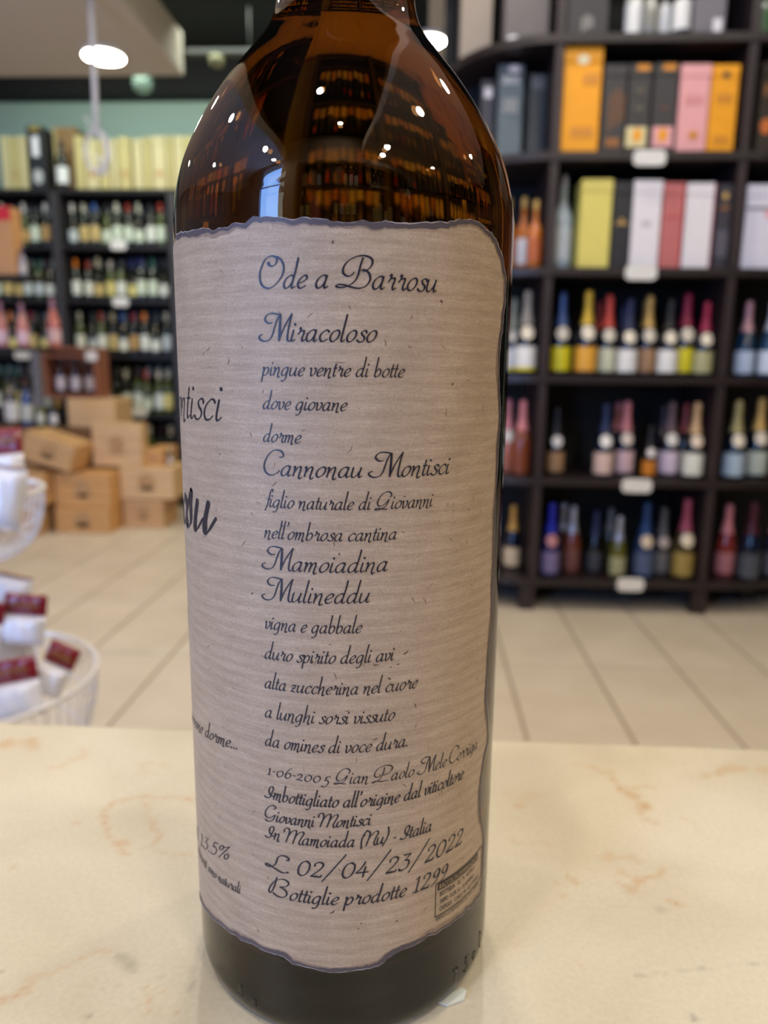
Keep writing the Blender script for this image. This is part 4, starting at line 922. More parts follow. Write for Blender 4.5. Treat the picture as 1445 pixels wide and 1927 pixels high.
f_blue = cm((70, 96, 150), 0.3, 0.3); f_gold = cm((206, 172, 60), 0.3, 0.3); f_cor = cm((222, 84, 74), 0.35, 0.1); f_navy = cm((36, 46, 84), 0.35); f_gold2 = cm((212, 176, 104), 0.35, 0.3); f_blk = cm((32, 32, 36), 0.35); f_crim = cm((150, 30, 70), 0.35); f_pink = cm((216, 138, 146), 0.35, 0.1); f_sil = cm((176, 180, 194), 0.25, 0.5); f_wht = cm((226, 226, 224), 0.4)
gbot('spirit', 0, 1196, -90, gl((200, 200, 190)), f_sil, wl, 'bright glassy bottle cluster piece under the ceiling, silver and cream, topmost shelf')
gbot('spirit', 0, 1226, -60, gl((150, 150, 140)), f_gold, None, 'narrow clear bottle with bright glints beside the silver bottle, topmost shelf')
gbot('spirit', 0, 1251, -80, blackg, f_blk, wl, 'black bottle with white label and bright glints on the topmost shelf')
gbot('spirit', 0, 1286, -90, gl((40, 40, 44)), f_sil, wl, 'dark bottle with small white label beside the grey carton, topmost shelf')
gbot('sparkling', 0, 1420, -120, grn, f_gold, cm((70, 120, 70)), 'green bottle with yellow spot at the corner of the topmost shelf')
gbot('spirit', 2, 1058, 328, clear, f_sil, cm((206, 214, 222)), 'slim clear spirit bottle with pale blue label left of the yellow box')
gbox(2, 1090, 1150, 337, paley, 'pale yellow gift box on the second shelf')
gbox(2, 1151, 1187, 341, anth, 'black gift box with thin gold line between yellow and white boxes', marks=[(0.0, 0.52, 0.3, 0.012, f_gold2, 'r'), (0, 0.56, 0.12, 0.015, f_gold2, 'o')])
gbox(2, 1188, 1243, 339, white, 'tall white gift box with faint grey crest beside the black box', marks=[(0.0, 0.52, 0.18, 0.03, cm((206, 202, 208)), 'o')])
gbox(2, 1244, 1284, 343, rose, 'dusty rose gift box with a red side stripe', side=red, marks=[(0, 0.6, 0.35, 0.006, red, 'r')])
gbox(2, 1287, 1341, 344, white, 'white gift box with a crimson side stripe', side=crimson)
gbox(2, 1346, 1386, 346, cm((58, 56, 66), 0.45), 'dark slate gift box with gold crest at the right end of the second shelf', marks=[(0.0, 0.86, 0.2, 0.04, f_gold2, 'o'), (0.0, 0.72, 0.28, 0.02, bronze, 'r'), (0.0, 0.3, 0.42, 0.16, cm((92, 90, 104)), 'r')])
gbox(2, 1400, 1462, 347, cm((228, 226, 240)), 'lilac white carton with pink blot at the curved end of the second shelf', marks=[(0.3, 0.66, 0.2, 0.06, pink, 'o'), (0.0, 0.72, 0.5, 0.012, anth, 'r')], Y=FY+0.04)
for i, (x, yt, w_) in enumerate([(955, 372, 'first'), (985, 370, 'second'), (1014, 376, 'third')]):
    gbot('spirit', 2, x, yt, amb, f_gold2, wl if i == 1 else cm((190, 100, 50)), ['amber spirit bottle at the curved shelf end, nearest the big bottle', 'amber spirit bottle with bright white neck between two plainer ones', 'amber spirit bottle touching the shelf upright'][i], Y=YL-0.03*i)
r3 = [(1056, 549, navy, f_blue, yl, 'sparkling wine with blue foil and bright yellow label', None), (1104, 547, navy, f_gold, ol, 'sparkling wine with yellow gold foil and orange label', None),
      (1143, 556, blackg, f_cor, crl, 'sparkling wine with coral red foil and cream label', None), (1182, 560, navy, f_navy, wl, 'sparkling wine with navy foil and pale blue white label', None),
      (1218, 556, navy, f_gold2, tanl, 'sparkling wine with pale gold foil and tan label', None), (1258, 562, blackg, f_blk, wl, 'sparkling wine with black foil and small white label', None),
      (1289, 550, navy, f_crim, yl, 'sparkling wine with crimson foil and yellow label', None), (1344, 568, navy, f_crim, khl, 'sparkling wine with crimson foil and khaki label, by the upright', None)]
for x, yt, g_, f_, l_, s_, _ in r3: gbot('sparkling', 3, x, yt, g_, f_, l_, s_, med=cm((236, 226, 206)))
for x, yt, f_, s_ in [(1126, 566, f_cor, 'coral foiled sparkling wine half hidden behind the coral front bottle'), (1213, 566, f_gold2, 'gold foiled sparkling wine half hidden behind the pale gold bottle'), (1252, 574, f_blk, 'black foiled sparkling wine half hidden behind the black one'), (1170, 572, f_navy, 'navy foiled sparkling wine half hidden behind the navy one')]:
    gbot('sparkling', 3, x, yt, navy, f_, crl, s_, Y=FY+0.25)
gbot('sparkling', 3, 1404, 566, gl((20, 54, 84)), cm((196, 150, 160), .3, .2), cm((200, 214, 236)), 'blue sparkling bottle with rosy foil beside the upright of the curved end', med=None)
gbot('sparkling', 3, 1450, 564, gl((24, 62, 96)), cm((190, 196, 220), .3, .2), cm((206, 220, 240)), 'blue sparkling bottle with silvery foil cut by the frame edge', med=None)
gbot('sparkling', 3, 966, 560, blackg, cm((150, 156, 140), .4), wl, 'dark sparkling bottle with grey green foil closest to the big bottle', Y=YL, med=cm((226, 220, 206)), lowband=yl)
gbot('sparkling', 3, 997, 548, blackg, cm((150, 146, 142), .4), wl, 'dark sparkling bottle with taupe foil and yellow based white label', Y=YL-0.05, med=cm((236, 226, 206)), lowband=yl)
gbot('sparkling', 4, 955, 752, ros, f_pink, None, 'rose sparkling bottle with pink foil, half hidden by the big bottle', Y=YL, med=cm((240, 236, 230)))
gbot('sparkling', 4, 984, 752, gl((130, 66, 40)), f_pink, None, 'amber rose sparkling bottle with pink foil by the upright', Y=YL-0.04)
gbot('sparkling', 4, 1046, 766, blackg, f_blk, tanl, 'lone black sparkling bottle with white neck label at the shelf left end', med=cm((240, 236, 230)))
gbot('sparkling', 4, 1137, 760, navy, f_navy, cm((220, 190, 180)), 'dark bottle with large white neck label and pinkish label', med=cm((244, 240, 236)))
gbot('sparkling', 4, 1176, 755, navy, f_pink, cm((224, 190, 196)), 'sparkling wine with pale pink foil and pink label', med=cm((236, 220, 206)))
gbot('sparkling', 4, 1222, 802, blackg, f_blk, cm((210, 130, 40)), 'shorter dark sparkling bottle with orange label', med=cm((240, 236, 230)))
gbot('sparkling', 4, 1260, 757, gl((30, 20, 28)), cm((110, 90, 96), .3), cm((224, 206, 226)), 'sparkling wine with grey foil and pale lilac label', med=cm((240, 236, 230)))
gbot('sparkling', 4, 1313, 757, blackg, cm((206, 170, 130), .35, .2), cm((228, 230, 220)), 'sparkling wine with peach gold foil and greenish white label', med=cm((236, 216, 196)))
gbot('sparkling', 4, 1246, 762, navy, cm((70, 60, 66), .3), wl, 'sparkling bottle hidden behind between the orange and lilac labels', Y=FY+0.2)
gbot('sparkling', 4, 1290, 760, navy, cm((170, 80, 76), .3), wl, 'sparkling bottle with dull red foil behind the lilac label bottle', Y=FY+0.2)
gbot('sparkling', 4, 1160, 756, navy, f_pink, wl, 'second pink foiled bottle standing behind the front pink one', Y=FY+0.2)
gbot('sparkling', 4, 1384, 752, navy, cm((170, 160, 110), .3, .2), cm((170, 190, 210)), 'blue glinting sparkling bottle with olive gold foil right of the upright', med=cm((236, 226, 206)))
gbot('sparkling', 4, 1426, 750, navy, f_gold2, cm((190, 200, 190)), 'blue glinting sparkling bottle with bright gold foil at the frame edge', med=cm((236, 226, 206)))
gbot('sparkling', 5, 964, 952, navy, cm((206, 160, 80), .3, .2), cm((220, 200, 170)), 'dark sparkling bottle with orange gold foil on the lowest shelf end', Y=YL-0.02)
gbot('sparkling', 5, 1036, 946, gl((18, 22, 84)), cm((30, 36, 160), .3), cm((120, 108, 150)), 'cobalt blue sparkling bottle on the lowest shelf', med=cm((190, 130, 130)))  # lowest row: labels, and some glass, coloured darker to stand in for shade
gbot('sparkling', 5, 1076, 952, gl((110, 56, 40)), f_sil, cm((112, 70, 66)), 'reddish brown bottle with silver foil beside the cobalt bottle')
gbot('sparkling', 5, 1058, 946, gl((60, 40, 40)), f_sil, None, 'silver foiled bottle standing behind between cobalt and brown bottles', Y=FY+0.2)
gbot('sparkling', 5, 1119, 962, blackg, f_navy, cm((60, 64, 76)), 'black bottle with blue glints left of the olive bottle')
gbot('sparkling', 5, 1163, 972, oliveg, f_sil, cm((160, 160, 124)), 'olive green bottle with pale grey foil and white label', med=None)
gbot('sparkling', 5, 1146, 955, gl((60, 60, 40)), cm((130, 134, 140), .3), None, 'grey foiled bottle half hidden behind the olive bottle', Y=FY+0.2)
gbot('sparkling', 5, 1213, 944, gl((26, 52, 96)), cm((30, 60, 110), .35), cm((76, 92, 126)), 'wide royal blue sparkling bottle in the middle of the lowest shelf', med=cm((214, 196, 170)))
gbot('sparkling', 5, 1245, 955, gl((56, 54, 56)), cm((90, 92, 96), .35), cm((110, 110, 116)), 'smoky grey sparkling bottle beside the royal blue one', med=cm((190, 176, 170)))
gbot('sparkling', 5, 1305, 940, gl((60, 50, 16)), cm((150, 70, 96), .35), cm((156, 134, 74)), 'gold labelled bottle with mauve foil by the upright of the lowest shelf', med=cm((226, 214, 190)))
gbot('sparkling', 5, 1366, 950, gl((130, 50, 46)), f_pink, cm((176, 116, 126)), 'red pink sparkling bottle with pink foil in the right curved end')
gbot('sparkling', 5, 1412, 944, gl((16, 26, 50)), cm((70, 26, 40), .3), cm((74, 80, 92)), 'dark bottle with maroon foil and blue glints, lowest right shelf')
gbot('sparkling', 5, 1458, 944, gl((40, 40, 60)), f_pink, cm((100, 100, 110)), 'bottle with salmon foil at the frame edge of the lowest shelf')

# ---- tall rack on the far wall
RY = 5.15; rackm = mat('black_rack_laminate', (30, 27, 29), 0.5)
ry = [355, 461, 563, 667, 779, 880]
RZ = [atY(225, y, RY)[2] for y in ry]
px_post = [-110, 104, 325, 545, 765]
PX = [atY(x, 420, RY)[0] for x in px_post]; PX[0] = PX[1]-(PX[2]-PX[1])
rack = thing('wall_rack', 'black wine rack covering the far teal wall, wooden cases along its top', 'shelving', (0, RY, 0))
RD = 0.38
for z in RZ:
    a = MB(); a.box(PX[0], PX[-1], 0, RD, z-0.03, z, c=0.002); a.build('shelf_board', rackm, rack)
for x in PX:
    a = MB(); a.box(x-0.03, x+0.03, -0.01, RD, 0, RZ[0]-0.03, c=0.002); a.build('post', mat('grey_rack_post', (58, 56, 58), 0.5), rack)
a = MB(); a.box(PX[0], PX[-1], RD, RD+0.02, 0.05, RZ[0]); a.build('back_panel', mat('rack_back', (16, 15, 18), 0.6), rack)
capc = [((190, 190, 170), 'grey'), ((216, 212, 190), 'cream'), ((50, 90, 160), 'blue'), ((170, 60, 40), 'brick red'), ((60, 26, 34), 'maroon'), ((36, 36, 38), 'black'), ((210, 206, 200), 'white'), ((230, 130, 20), 'orange'), ((30, 40, 110), 'navy'), ((30, 100, 80), 'green'), ((150, 20, 50), 'crimson'), ((190, 180, 140), 'gold')]
labc = [((214, 226, 204), 'pale green white'), ((228, 232, 220), 'white'), ((224, 210, 130), 'yellow'), ((206, 182, 120), 'buff'), ((196, 206, 206), 'grey white'), ((190, 150, 90), 'tan')]
rown = ['top', 'second', 'third', 'fourth', 'fifth']; ordn = ['first', 'second', 'third', 'fourth', 'fifth', 'sixth', 'seventh', 'eighth', 'ninth', 'tenth', 'eleventh']
# colours of the capsules from the photograph, per shelf of the bay next to the big bottle
capseq = [[6, 1, 2, 5, 1, 3, 0, 5, 3], [7, 3, 0, 6, 5, 8, 8, 9, 5], [0, 5, 3, 11, 2, 10, 7, 5, 0], [5, 0, 1, 5, 0, 4, 3, 1, 0], [5, 1, 4, 0, 5, 3, 0, 4, 1]]
labseq = [[4, 3, 3, 0, 0, 0, 0, 1, 0], [1, 1, 3, 2, 1, 2, 0, 0, 1], [1, 4, 1, 3, 1, 5, 1, 1, 4], [2, 1, 1, 2, 1, 1, 0, 1, 2], [0, 1, 1, 2, 1, 1, 0, 1, 2]]
rg = random.Random(3)
for bay in range(len(PX)-1):
    for r in range(5):
        nb_ = 9; xa, xb = PX[bay]+0.06, PX[bay+1]-0.06
        for k in range(nb_):
            if bay == 1: ci, li_ = capseq[r][k], labseq[r][k]
            else: ci, li_ = rg.randrange(len(capc)), rg.randrange(len(labc))
            x = xa+(xb-xa)*(k+0.5)/nb_+rg.uniform(-.006, .006); h = rg.choice([0.74, 0.77, 0.79])*(RZ[r]-RZ[r+1])
            cn, ln = capc[ci], labc[li_]
            glc = gl((20, 26, 20)) if rg.random() < 0.75 else gl((70, 80, 34))
            kind = 'bordeaux' if (k+r) % 3 else 'burgundy'
            bw = ['outermost', 'crate-side', 'middle', 'hidden'][bay]
            bottle_thing(kind, (x, RY+0.06+0.012*(k % 2), RZ[r+1]+0.0005), h, glc, cm(cn[0]), cm(ln[0], 0.5),
                '%s capped bottle, %s label, %s on the %s shelf, %s rack bay' % (cn[1], ln[1], ordn[k], rown[r], bw), rz=rg.uniform(-.5, .5), rs=0.0305/(max(p_[0] for p_ in SHAPES[kind]['p'])*h))
        if bay == 1 or (bay == 0):
            for k in range(8):
                x = xa+(xb-xa)*(k+1.0)/nb_; h = (RZ[r]-RZ[r+1])*0.79
                c_ = cm(capc[rg.randrange(len(capc))][0])
                bottle_thing('bordeaux', (x, RY+0.2, RZ[r+1]+0.0005), h, gl((20, 26, 20)), cm((190, 196, 176)), cm((206, 216, 196), 0.5),
                    'grey capped bottle in the back row of the %s shelf, %s rack bay' % (rown[r], bw), group='back row, %s shelf, %s bay' % (rown[r], bw), rs=0.0305/(0.125*h))
for x, y, s_ in [(223, 461, 'white oval price tag on the edge of the top bottle shelf of the far rack'), (227, 568, 'white oval price tag on the second shelf edge of the far rack'), (262, 776, 'white oval price tag low on the far rack beside the wooden cases'), (42, 668, 'white oval price tag on the rack shelf below the rose bottles')]:
    price_tag(x, y, RY-0.014, s_, 0.11, 0.06)
# wooden cases along the rack top
pine = wood('pale_pine', (196, 182, 132), (214, 202, 156), 5, 0.6); pine2 = wood('pine_yellow', (184, 168, 108), (204, 190, 132), 5, 0.6); pine3 = wood('brown_case_wood', (120, 88, 50), (150, 116, 70), 5, 0.6)
iron = mat('branded_brown', (188, 146, 98), 0.6)
def wine_case(x0, x1, y0, z0, z1, m, label, depth=0.3, name='wine_case', slats=3, group=None, rot=0.0, mark=True, tilt=0.0):
    w, h = x1-x0, z1-z0
    t = thing(name, label, 'crate', ((x0+x1)/2, y0+depth/2, z0), (0, tilt, rot), group=group)
    a = MB(); a.box(-w/2+0.008, w/2-0.008, -depth/2+0.008, depth/2-0.008, 0.004, h-0.004); a.build('carcass', m, t)
    sl = [a_ for a_ in range(slats)]
    for k in sl:
        a = MB(); za, zb = h*k/slats+0.0015, h*(k+1)/slats-0.0015
        a.box(-w/2, w/2, -depth/2, -depth/2+0.009, za, zb, c=0.0015); a.build('plank', m, t)
        for s_ in (-1, 1):
            a = MB(); a.box(s_*w/2-0.009 if s_ > 0 else -w/2, s_*w/2 if s_ > 0 else -w/2+0.009, -depth/2+0.0095, depth/2-0.0095, za, zb, c=0.0015); a.build('plank', m, t)
    a = MB(); a.box(-w/2, w/2, -depth/2, depth/2, h-0.0015, h+0.006, c=0.0015); a.build('lid', m, t)
    if mark:
        a = MB(); K = 20
        a.prism([(0.16*w*math.cos(2*math.pi*k/K), 0.16*w*math.sin(2*math.pi*k/K)) for k in range(K)], 0, 0.001)
        a.prism([(0.20*w*math.cos(2*math.pi*k/K)+0.0, 0.20*w*math.sin(2*math.pi*k/K)*0.2-0.22*h) for k in range(K)], 0, 0.001)
        T = Matrix.Translation((0, -depth/2-0.0005, h*0.55)) @ Matrix.Rotation(math.pi/2, 4, 'X'); a.v = [tuple(T @ Vector(p_)) for p_ in a.v]
        a.build('branded_mark', iron, t)
    return t
tops = [(2, 18, 256), (20, 34, 258), (36, 50, 256), (141, 158, 256), (160, 184, 262), (186, 206, 262), (208, 220, 262), (222, 246, 258), (250, 268, 262), (270, 284, 258), (286, 312, 256), (314, 326, 256), (328, 345, 256)]
xx = 346
while xx < 860: tops.append((xx, xx+22, 257)); xx += 24
names = ['pale pine wine case standing on the rack top']
Y_ = RY+0.02
for i, (xa, xb, yt) in enumerate(tops):
    A_, B__ = atY(xa, 300, Y_), atY(xb, 300, Y_); zt_ = atY(xa, yt, Y_)[2]
    if i < 3: s_ = '%s pale pine case on the rack top, counted outwards from the black one' % ordn[2-i]; g_ = None
    elif i < 13: s_ = '%s pale pine case on the rack top, counted from the brown one' % ordn[i-3]; g_ = None
    else: s_ = 'pale pine wine case on the rack top hidden behind the big bottle'; g_ = 'wine cases hidden behind the big bottle'
    gift_box(A_[0]+0.002, B__[0]-0.002, Y_, RZ[0]+0.0005, zt_, [pine, pine2][i % 2], s_, name='wine_case', depth=0.3, group=g_, marks=[(0, 0.3, 0.3, 0.06, iron, 'o')] if i % 3 == 1 else [])
A_, B__ = atY(53, 300, Y_), atY(84, 300, Y_)
gift_box(A_[0], B__[0], Y_, RZ[0]+0.0005, atY(60, 237, Y_)[2], anth, 'black wine carton with white upright lettering on the rack top', name='wine_carton', depth=0.28, marks=[(0, 0.68, 0.2, 0.16, white, 'r'), (0.05, 0.2, 0.3, 0.12, cm((190, 190, 190)), 'o'), (0, 0.96, 0.3, 0.02, f_gold, 'r')])
A_, B__ = atY(89, 300, Y_), atY(134, 300, Y_)
gift_box(A_[0], B__[0], Y_+0.10, RZ[0]+0.0005, atY(110, 230, Y_)[2], pine3, 'brown wooden case behind a dark bottle on the rack top', name='wine_case', depth=0.2, marks=[(-0.42, 0.5, 0.04, 0.49, pine2, 'r')])
q = atY(113, 300, Y_); bottle_thing('bordeaux', (q[0], Y_-0.005+0.03, RZ[0]+0.0005), atY(113, 262, Y_)[2]-RZ[0], blackg, f_blk, wl, 'dark bottle with grey white label in front of the brown case on the rack top')

# ---- wooden crates stacked on the floor at the left
honey = wood('honey_pine', (196, 142, 82), (220, 170, 108), 6, 0.6, 'X'); sand = wood('sand_pine', (206, 166, 116), (226, 190, 142), 6, 0.6, 'X'); tanw = wood('tan_pine', (196, 150, 98), (214, 172, 122), 6, 0.6, 'X')
CR = [-9.0]
def crate(x0, x1, yt, yb, Y, m, label, z0=None, xmin=-99, **kw):
    a_, b_ = atY(x0, (yt+yb)/2, Y), atY(x1, (yt+yb)/2, Y)
    a_[0] = max(a_[0], xmin+0.006); CR[0] = b_[0]
    zb = atY((x0+x1)/2, yb, Y)[2] if z0 is None else z0; zt_ = atY((x0+x1)/2, yt, Y)[2]
    w_ = wine_case(a_[0], b_[0], Y, zb, zt_-0.006, m, label, **kw); return zt_
YA = 4.15
z1_ = crate(-70, 68, 951, 1014, YA, tanw, 'lowest sand coloured crate by the frame edge, resting on the tiles', z0=0.0005)
c1_ = CR[0]
z2_ = crate(-66, 82, 889, 949, YA+0.02, tanw, 'crate resting on the lowest crate by the frame edge', z0=z1_+0.001)
c1_ = max(c1_, CR[0])
z3_ = crate(70, 206, 955, 1002, YA+0.12, honey, 'honey coloured crate on the tiles in the middle of the pile, arc mark on it', z0=0.0005, xmin=c1_)
c2_ = CR[0]
z4_ = crate(84, 207, 890, 953, YA+0.14, honey, 'honey coloured crate stacked in the middle of the pile, second layer', z0=z3_+0.001, xmin=c1_)
c2_ = max(c2_, CR[0])
z5_ = crate(219, 307, 938, 988, YA+0.30, tanw, 'crate on the tiles at the end of the pile nearest the big bottle', z0=0.0005, xmin=c2_)
z6_ = crate(210, 326, 880, 936, YA+0.28, sand, 'wide crate stacked at the end of the pile, bottles peeping over it', z0=z5_+0.001, xmin=c2_)
z7_ = crate(174, 266, 797, 878, YA+0.30, sand, 'upright pinkish pine crate standing in the third layer with small emblem', z0=z6_+0.001, depth=0.12) 
crate(270, 306, 846, 878, YA+0.38, honey, 'small pale crate end beside the upright pinkish crate', z0=z6_+0.001)
# tilted open crate
q0 = atY(48, 880, YA+0.1); q1 = atY(150, 880, YA+0.1)
t = wine_case(q0[0]-0.01, q1[0]-0.04, YA+0.06, z4_+0.006, z4_+0.165, tanw, 'tilted crate lying on its corner on top of the pile', depth=0.26, tilt=math.radians(17)); t.location.z += 0.05
# dark gap box behind it and the higher layers
zz = z4_+0.3
YB = YA+0.34
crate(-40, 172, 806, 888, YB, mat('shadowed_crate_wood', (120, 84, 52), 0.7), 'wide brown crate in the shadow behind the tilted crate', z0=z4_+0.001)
zb_ = atY(120, 806, YB)[2]+0.001
z8_ = crate(128, 216, 750, 812, YB+0.10, sand, 'light crate with angled side below the crate of three bottles', z0=zb_, mark=False)
# crate with three bottles, open front
ca = atY(80, 700, YB+0.1); cb = atY(181, 700, YB+0.1); cz0, cz1 = z8_+0.002, atY(130, 652, YB)[2]
redwood = wood('reddish_crate_wood', (128, 78, 58), (156, 100, 76), 6, 0.55, 'X')
t = thing('display_crate', 'open reddish wooden crate holding three white labelled bottles on top of the pile', 'crate', ((ca[0]+cb[0])/2, YB+0.2, cz0))
w_, h_ = cb[0]-ca[0], cz1-cz0
for nm, bx_ in [('side_panel', (-w_/2, -w_/2+0.02, -0.1, 0.1, 0, h_)), ('side_panel', (w_/2-0.02, w_/2, -0.1, 0.1, 0, h_)), ('top_panel', (-w_/2+0.02, w_/2-0.02, -0.1, 0.1, h_-0.02, h_)),
                ('base_panel', (-w_/2+0.02, w_/2-0.02, -0.1, 0.1, 0, 0.02)), ('back_panel', (-w_/2+0.02, w_/2-0.02, 0.085, 0.1, 0.02, h_-0.02)), ('cross_rail', (-w_/2+0.02, w_/2-0.02, -0.1, -0.09, h_-0.065, h_-0.045))]:
    a = MB(); a.box(*bx_, c=0.0015); a.build(nm, redwood, t)
for k, s_ in enumerate(['bottle in the open crate with three, by the post side', 'middle bottle in the open crate with three', 'bottle in the open crate with three, nearest the big bottle']):
    bottle_thing('bordeaux', (ca[0]+w_*(0.22+0.28*k), YB+0.18, cz0+0.021), h_-0.07, gl((60, 40, 36)), f_blk, cm((226, 214, 212), 0.5), 'white labelled black capped '+s_)
YBC = YB+0.1
price_tag(172, 670, YBC-0.004, 'white round price tag hanging from the crate with three bottles', 0.075, 0.06)
# bottles tucked among the crates
def fbot(kind, x, yt, yb, Y, glass, foil, lb, label, z0=None, **kw):
    q = atY(x, (yt+yb)/2, Y); zb = atY(x, yb, Y)[2] if z0 is None else z0
    return bottle_thing(kind, (q[0], Y, zb), max(atY(x, yt, Y)[2]-zb, .1), glass, foil, lb, label, **kw)
fbot('bordeaux', 20, 700, 806, YB+0.05, gl((90, 80, 60)), f_blk, cm((226, 222, 214)), 'white labelled bottle standing on the brown crate, beside the rack', z0=zb_)
fbot('bordeaux', 50, 712, 806, YB+0.10, gl((60, 80, 130)), cm((90, 60, 40)), cm((214, 214, 200)), 'bluish bottle with white label standing on the brown crate', z0=zb_)
fbot('bordeaux', 76, 745, 806, YB+0.06, gl((110, 110, 30)), f_gold, cm((222, 224, 204)), 'yellow green bottle with white label standing on the brown crate', z0=zb_)
fbot('bordeaux', 100, 750, 806, YB+0.05, gl((40, 44, 30)), f_blk, cm((230, 230, 226)), 'dark short bottle with white label beside the light crate', z0=zb_)
fbot('bordeaux', 322-2, 842, 878, YA+0.42, gl((60, 50, 40)), f_wht, cm((220, 216, 214)), 'small pale bottle at the very end of the crate pile', z0=z6_+0.001)
# nearer display shelf with rose bottles
dsY = 3.9
ds = thing('display_rack', 'small dark display rack with rose bottles beside the far rack', 'shelving', (0, dsY, 0))
xa, xb = atY(-150, 600, dsY)[0], atY(66, 600, dsY)[0]
for y in (517, 653, 400-0):
    z = atY(30, y, dsY)[2]; a = MB(); a.box(xa, xb if y != 400 else atY(14, y, dsY)[0], 0, 0.2, z-0.02, z, c=0.002); 
    if y != 400: a.build('shelf_board', rackm, ds)
zlow = z2_
greyp = mat('grey_metal_post', (120, 116, 118), 0.4, 0.4)
a = MB(); a.box(xa+0.02, xa+0.05, 0.17, 0.2, 0, atY(30, 400, dsY)[2], c=0.002); a.build('post', greyp, ds)
a = MB(); a.box(xa+0.02, xa+0.05, 0.0, 0.03, 0, atY(30, 520, dsY)[2]-0.02, c=0.002); a.build('post', greyp, ds)
pz = atY(72, 768, dsY); a = MB(); a.box(pz[0]-0.02, pz[0]+0.02, 0.0, 0.04, pz[2], atY(30, 653, dsY)[2]-0.02, c=0.002); a.build('post', greyp, ds)
sh = lambda y: atY(30, y, dsY)[2]+0.0005
for x, yt, s_ in [(2, 565, 'rose bottle cut by the frame edge on the small display rack'), (42, 570, 'rose bottle with pale pink label, middle of the small display rack'), ]:
    fbot('burgundy', x, yt, 650, dsY+0.07, gl((200, 130, 120)), cm((150, 110, 124)), cm((226, 190, 196)), s_, z0=sh(653))
fbot('burgundy', 100, 561, 650, YB+0.2, gl((200, 120, 110)), cm((160, 120, 140)), cm((230, 196, 204)), 'rose bottle with pink label standing on the crate of three bottles', z0=cz1+0.001)
fbot('bordeaux', 42, 470, 515, dsY+0.08, gl((160, 160, 170)), cm((60, 70, 110)), cm((214, 210, 206)), 'short clear bottle on the upper board of the small display rack', z0=sh(517))
A_, B__ = atY(-30, 450, dsY), atY(17, 450, dsY)
gift_box(A_[0], B__[0], dsY+0.03, sh(517), atY(10, 386, dsY)[2], cm((200, 150, 100), .5), 'tan gift box with a bright red top on the small display rack', depth=0.1, marks=[(0, 0.9, 0.5, 0.1, cm((214, 40, 60)), 'r')])
gx0, gx1 = atY(12, 550, dsY), atY(58, 550, dsY)

# ---- white wire basket stand with sweets bags, close on the left
wire = mat('white_wire', (232, 230, 232), 0.35, amt=0.02)
BKY = 0.92
stx = atY(-105, 1100, BKY)[0]
stand = thing('basket_stand', 'white wire stand with two tiers of baskets beyond the counter edge', 'stand', (stx, BKY, 0))
zr1 = atY(160, 1285, BKY)[2]; R1 = atY(160, 1285, BKY)[0]-stx; zr2 = atY(58, 930, BKY)[2]; R2 = atY(58, 915, BKY)[0]-stx
a = MB(); a.tube([(0, 0, 0.02), (0, 0, 1.25)], 0.009, 10); a.build('pole', wire, stand)
a = MB(); a.lathe([(0.2, 0), (0.2, 0.012), (0.03, 0.022), (0.0, 0.024)], 40); a.build('base', wire, stand)
def basket(z, R_, dep):
    a = MB(); n_ = 60
    a.tube([(R_*math.cos(t), R_*math.sin(t), z) for t in np.linspace(0, 2*math.pi, 48, endpoint=False)], 0.0035, 8, closed=True); rim = a.build('basket_rim', wire, stand)
    a = MB()
    for k in range(n_):
        t = 2*math.pi*k/n_; P = []
        for s in np.linspace(0, 1, 8): rr = R_*(1-0.45*s**2.2); P.append((rr*math.cos(t), rr*math.sin(t), z-dep*math.sin(s*math.pi/2)))
        P.append((0.02*math.cos(t), 0.02*math.sin(t), z-dep)); a.tube(P, 0.0011, 5)
    for s in (0.3, 0.6, 0.9):
        rr = R_*(1-0.45*s**2.2); a.tube([(rr*math.cos(t), rr*math.sin(t), z-dep*math.sin(s*math.pi/2)) for t in np.linspace(0, 2*math.pi, 40, endpoint=False)], 0.0013, 5, closed=True)
    ob = a.build('basket_wires', wire, stand); ob['kind'] = 'stuff'
basket(zr1, R1, 0.13); basket(zr2, R2, 0.09)
cell = mat('white_glossy_pouch', (232, 232, 240), 0.15, coat=0.5, amt=0.03); redl = mat('dark_red_header', (128, 22, 34), 0.3, coat=0.4, amt=0.05); goldp = mat('gold_print', (206, 150, 84), 0.3, 0.6)
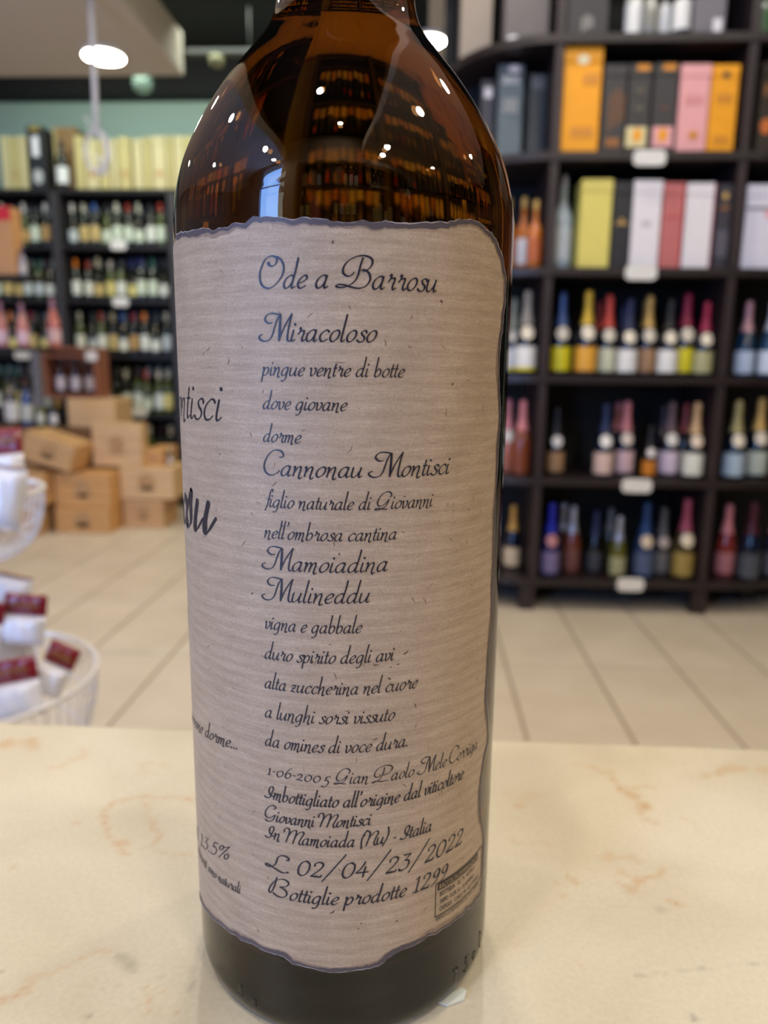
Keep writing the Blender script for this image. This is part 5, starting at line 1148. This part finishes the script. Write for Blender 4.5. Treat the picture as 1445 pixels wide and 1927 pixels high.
def pouch(x, y, w_px, h_px, Y, rz, label, tiltx=-0.2, ry_=0.0, col=None, hdr=0.42):
    q = atY(x, y, Y); s = Y/F*1.02; w_, h_ = w_px*s, h_px*s
    t = thing('sweets_bag', label, 'bag', tuple(q), (tiltx, rz, ry_))
    def pil(x0, x1, z0, z1, th, n1=10, n2=10):
        a = MB(); vs = []; fs = []
        for side in (1, -1):
            for i in range(n1+1):
                for j in range(n2+1):
                    u, v = i/n1, j/n2; d_ = th*(max(0, 1-(2*u-1)**4)*max(0, 1-(2*v-1)**4))**0.5
                    d_ += 0.002*math.sin(u*17+v*5+x)*(1-(2*u-1)**4)*(1-(2*v-1)**4)
                    vs.append((x0+(x1-x0)*u, side*-d_, z0+(z1-z0)*v))
        N1 = (n1+1)*(n2+1)
        for i in range(n1):
            for j in range(n2):
                a0 = i*(n2+1)+j; f = (a0, a0+n2+1, a0+n2+2, a0+1); fs.append(f); fs.append(tuple(N1+k for k in f[::-1]))
        a.add(vs, fs, 0, True); return a
    pil(-w_/2, w_/2, -h_/2, h_/2*(1-2*hdr)+h_*0.0, 0.016).build('pouch', col or cell, t)
    pil(-w_/2*1.02, w_/2*1.02, h_/2*(1-2*hdr), h_/2, 0.005).build('header_card', redl, t)
    a = MB(); zc = h_/2*(1-hdr)
    for k in range(7):
        xk = -w_*0.3+w_*0.6*k/6; a.tube([(xk-0.002, -0.0062, zc-h_*hdr*0.16), (xk+0.001, -0.0068, zc+h_*hdr*0.16*(1 if k % 2 else .5)), (xk+0.004, -0.0062, zc-h_*hdr*0.10)], 0.0009, 5)
    a.build('gold_lettering', goldp, t)
    return t
pouch(46, 1165, 86, 100, BKY, 0.06, 'upper sweets bag in the lower basket, maroon header with gold lettering')
pouch(30, 1295, 104, 120, BKY-0.06, -0.22, 'front sweets bag in the lower basket with maroon header facing out', hdr=0.4)
pouch(105, 1260, 62, 110, BKY-0.03, 0.42, 'slanting sweets bag at the rim side of the lower basket')
pouch(-40, 1200, 90, 150, BKY-0.02, 0.1, 'sweets bag at the frame edge of the lower basket', hdr=0.3)
pouch(20, 1215, 100, 130, BKY+0.03, -0.05, 'white back of a sweets bag between the maroon headers', hdr=0.02)
pouch(14, 1128, 84, 100, BKY+0.05, 0.2, 'bluish white clear bag rising behind the uppermost maroon header', hdr=0.02)
pouch(10, 860, 70, 110, BKY-0.02, -0.1, 'red headed sweets bag standing in the upper basket', hdr=0.45)
pouch(8, 935, 76, 120, BKY-0.08, 0.12, 'white crinkled sweets bag bulging over the upper basket', hdr=0.02)
pouch(-30, 900, 60, 100, BKY, 0.0, 'white sweets bag deeper in the upper basket', hdr=0.1)

# ---- shelving behind the camera: what the bottle glass mirrors
bm_ = wood('amber_shelf_wood', (150, 92, 40), (190, 124, 60), 5, 0.5, 'X')
mir = thing('rear_rack', 'wooden wine rack behind the viewer, seen only mirrored in the bottle', 'shelving', (0, BACKY+0.02, 0))
bx0, bx1 = -0.75, 3.2
for z in (0.1, 0.5, 0.9, 1.3, 1.7, 2.1): 
    a = MB(); a.box(bx0, bx1, 0, 0.34, z-0.03, z); a.build('shelf_board', rackm, mir)
for x in np.linspace(bx0, bx1, 7):
    a = MB(); a.box(x-0.02, x+0.02, 0.002, 0.35, 0, 2.12); a.build('post', rackm, mir)
for r, z in enumerate((0.5, 0.9, 1.3, 1.7)):
    x = bx0+0.08; posts = list(np.linspace(bx0, bx1, 7))
    while x < bx1-0.26:
        if any(x-0.03 < pp < x+0.23 for pp in posts): x = [pp for pp in posts if x-0.03 < pp < x+0.23][0]+0.031
        if rg.random() < 0.45:
            w_ = rg.uniform(.09, .2); gift_box(x, x+w_, BACKY+0.06, z+0.0005, z+rg.uniform(.2, .33), rg.choice([honey, pine, pine2, gold_o, rose, wl, tanl]), 'carton or case on the rack behind the viewer, only mirrored in glass', depth=0.2, group='cartons mirrored in the bottle', lid=False); x += w_+0.03
        else:
            bottle_thing('bordeaux', (x+0.04, BACKY+0.27, z+0.0005), 0.31, gl((20, 26, 20)), cm(rg.choice(capc)[0]), cm(rg.choice(labc)[0], 0.5), 'dark bottle on the rack behind the viewer, only mirrored in glass', group='bottles mirrored in the bottle', rz=math.pi); x += 0.10
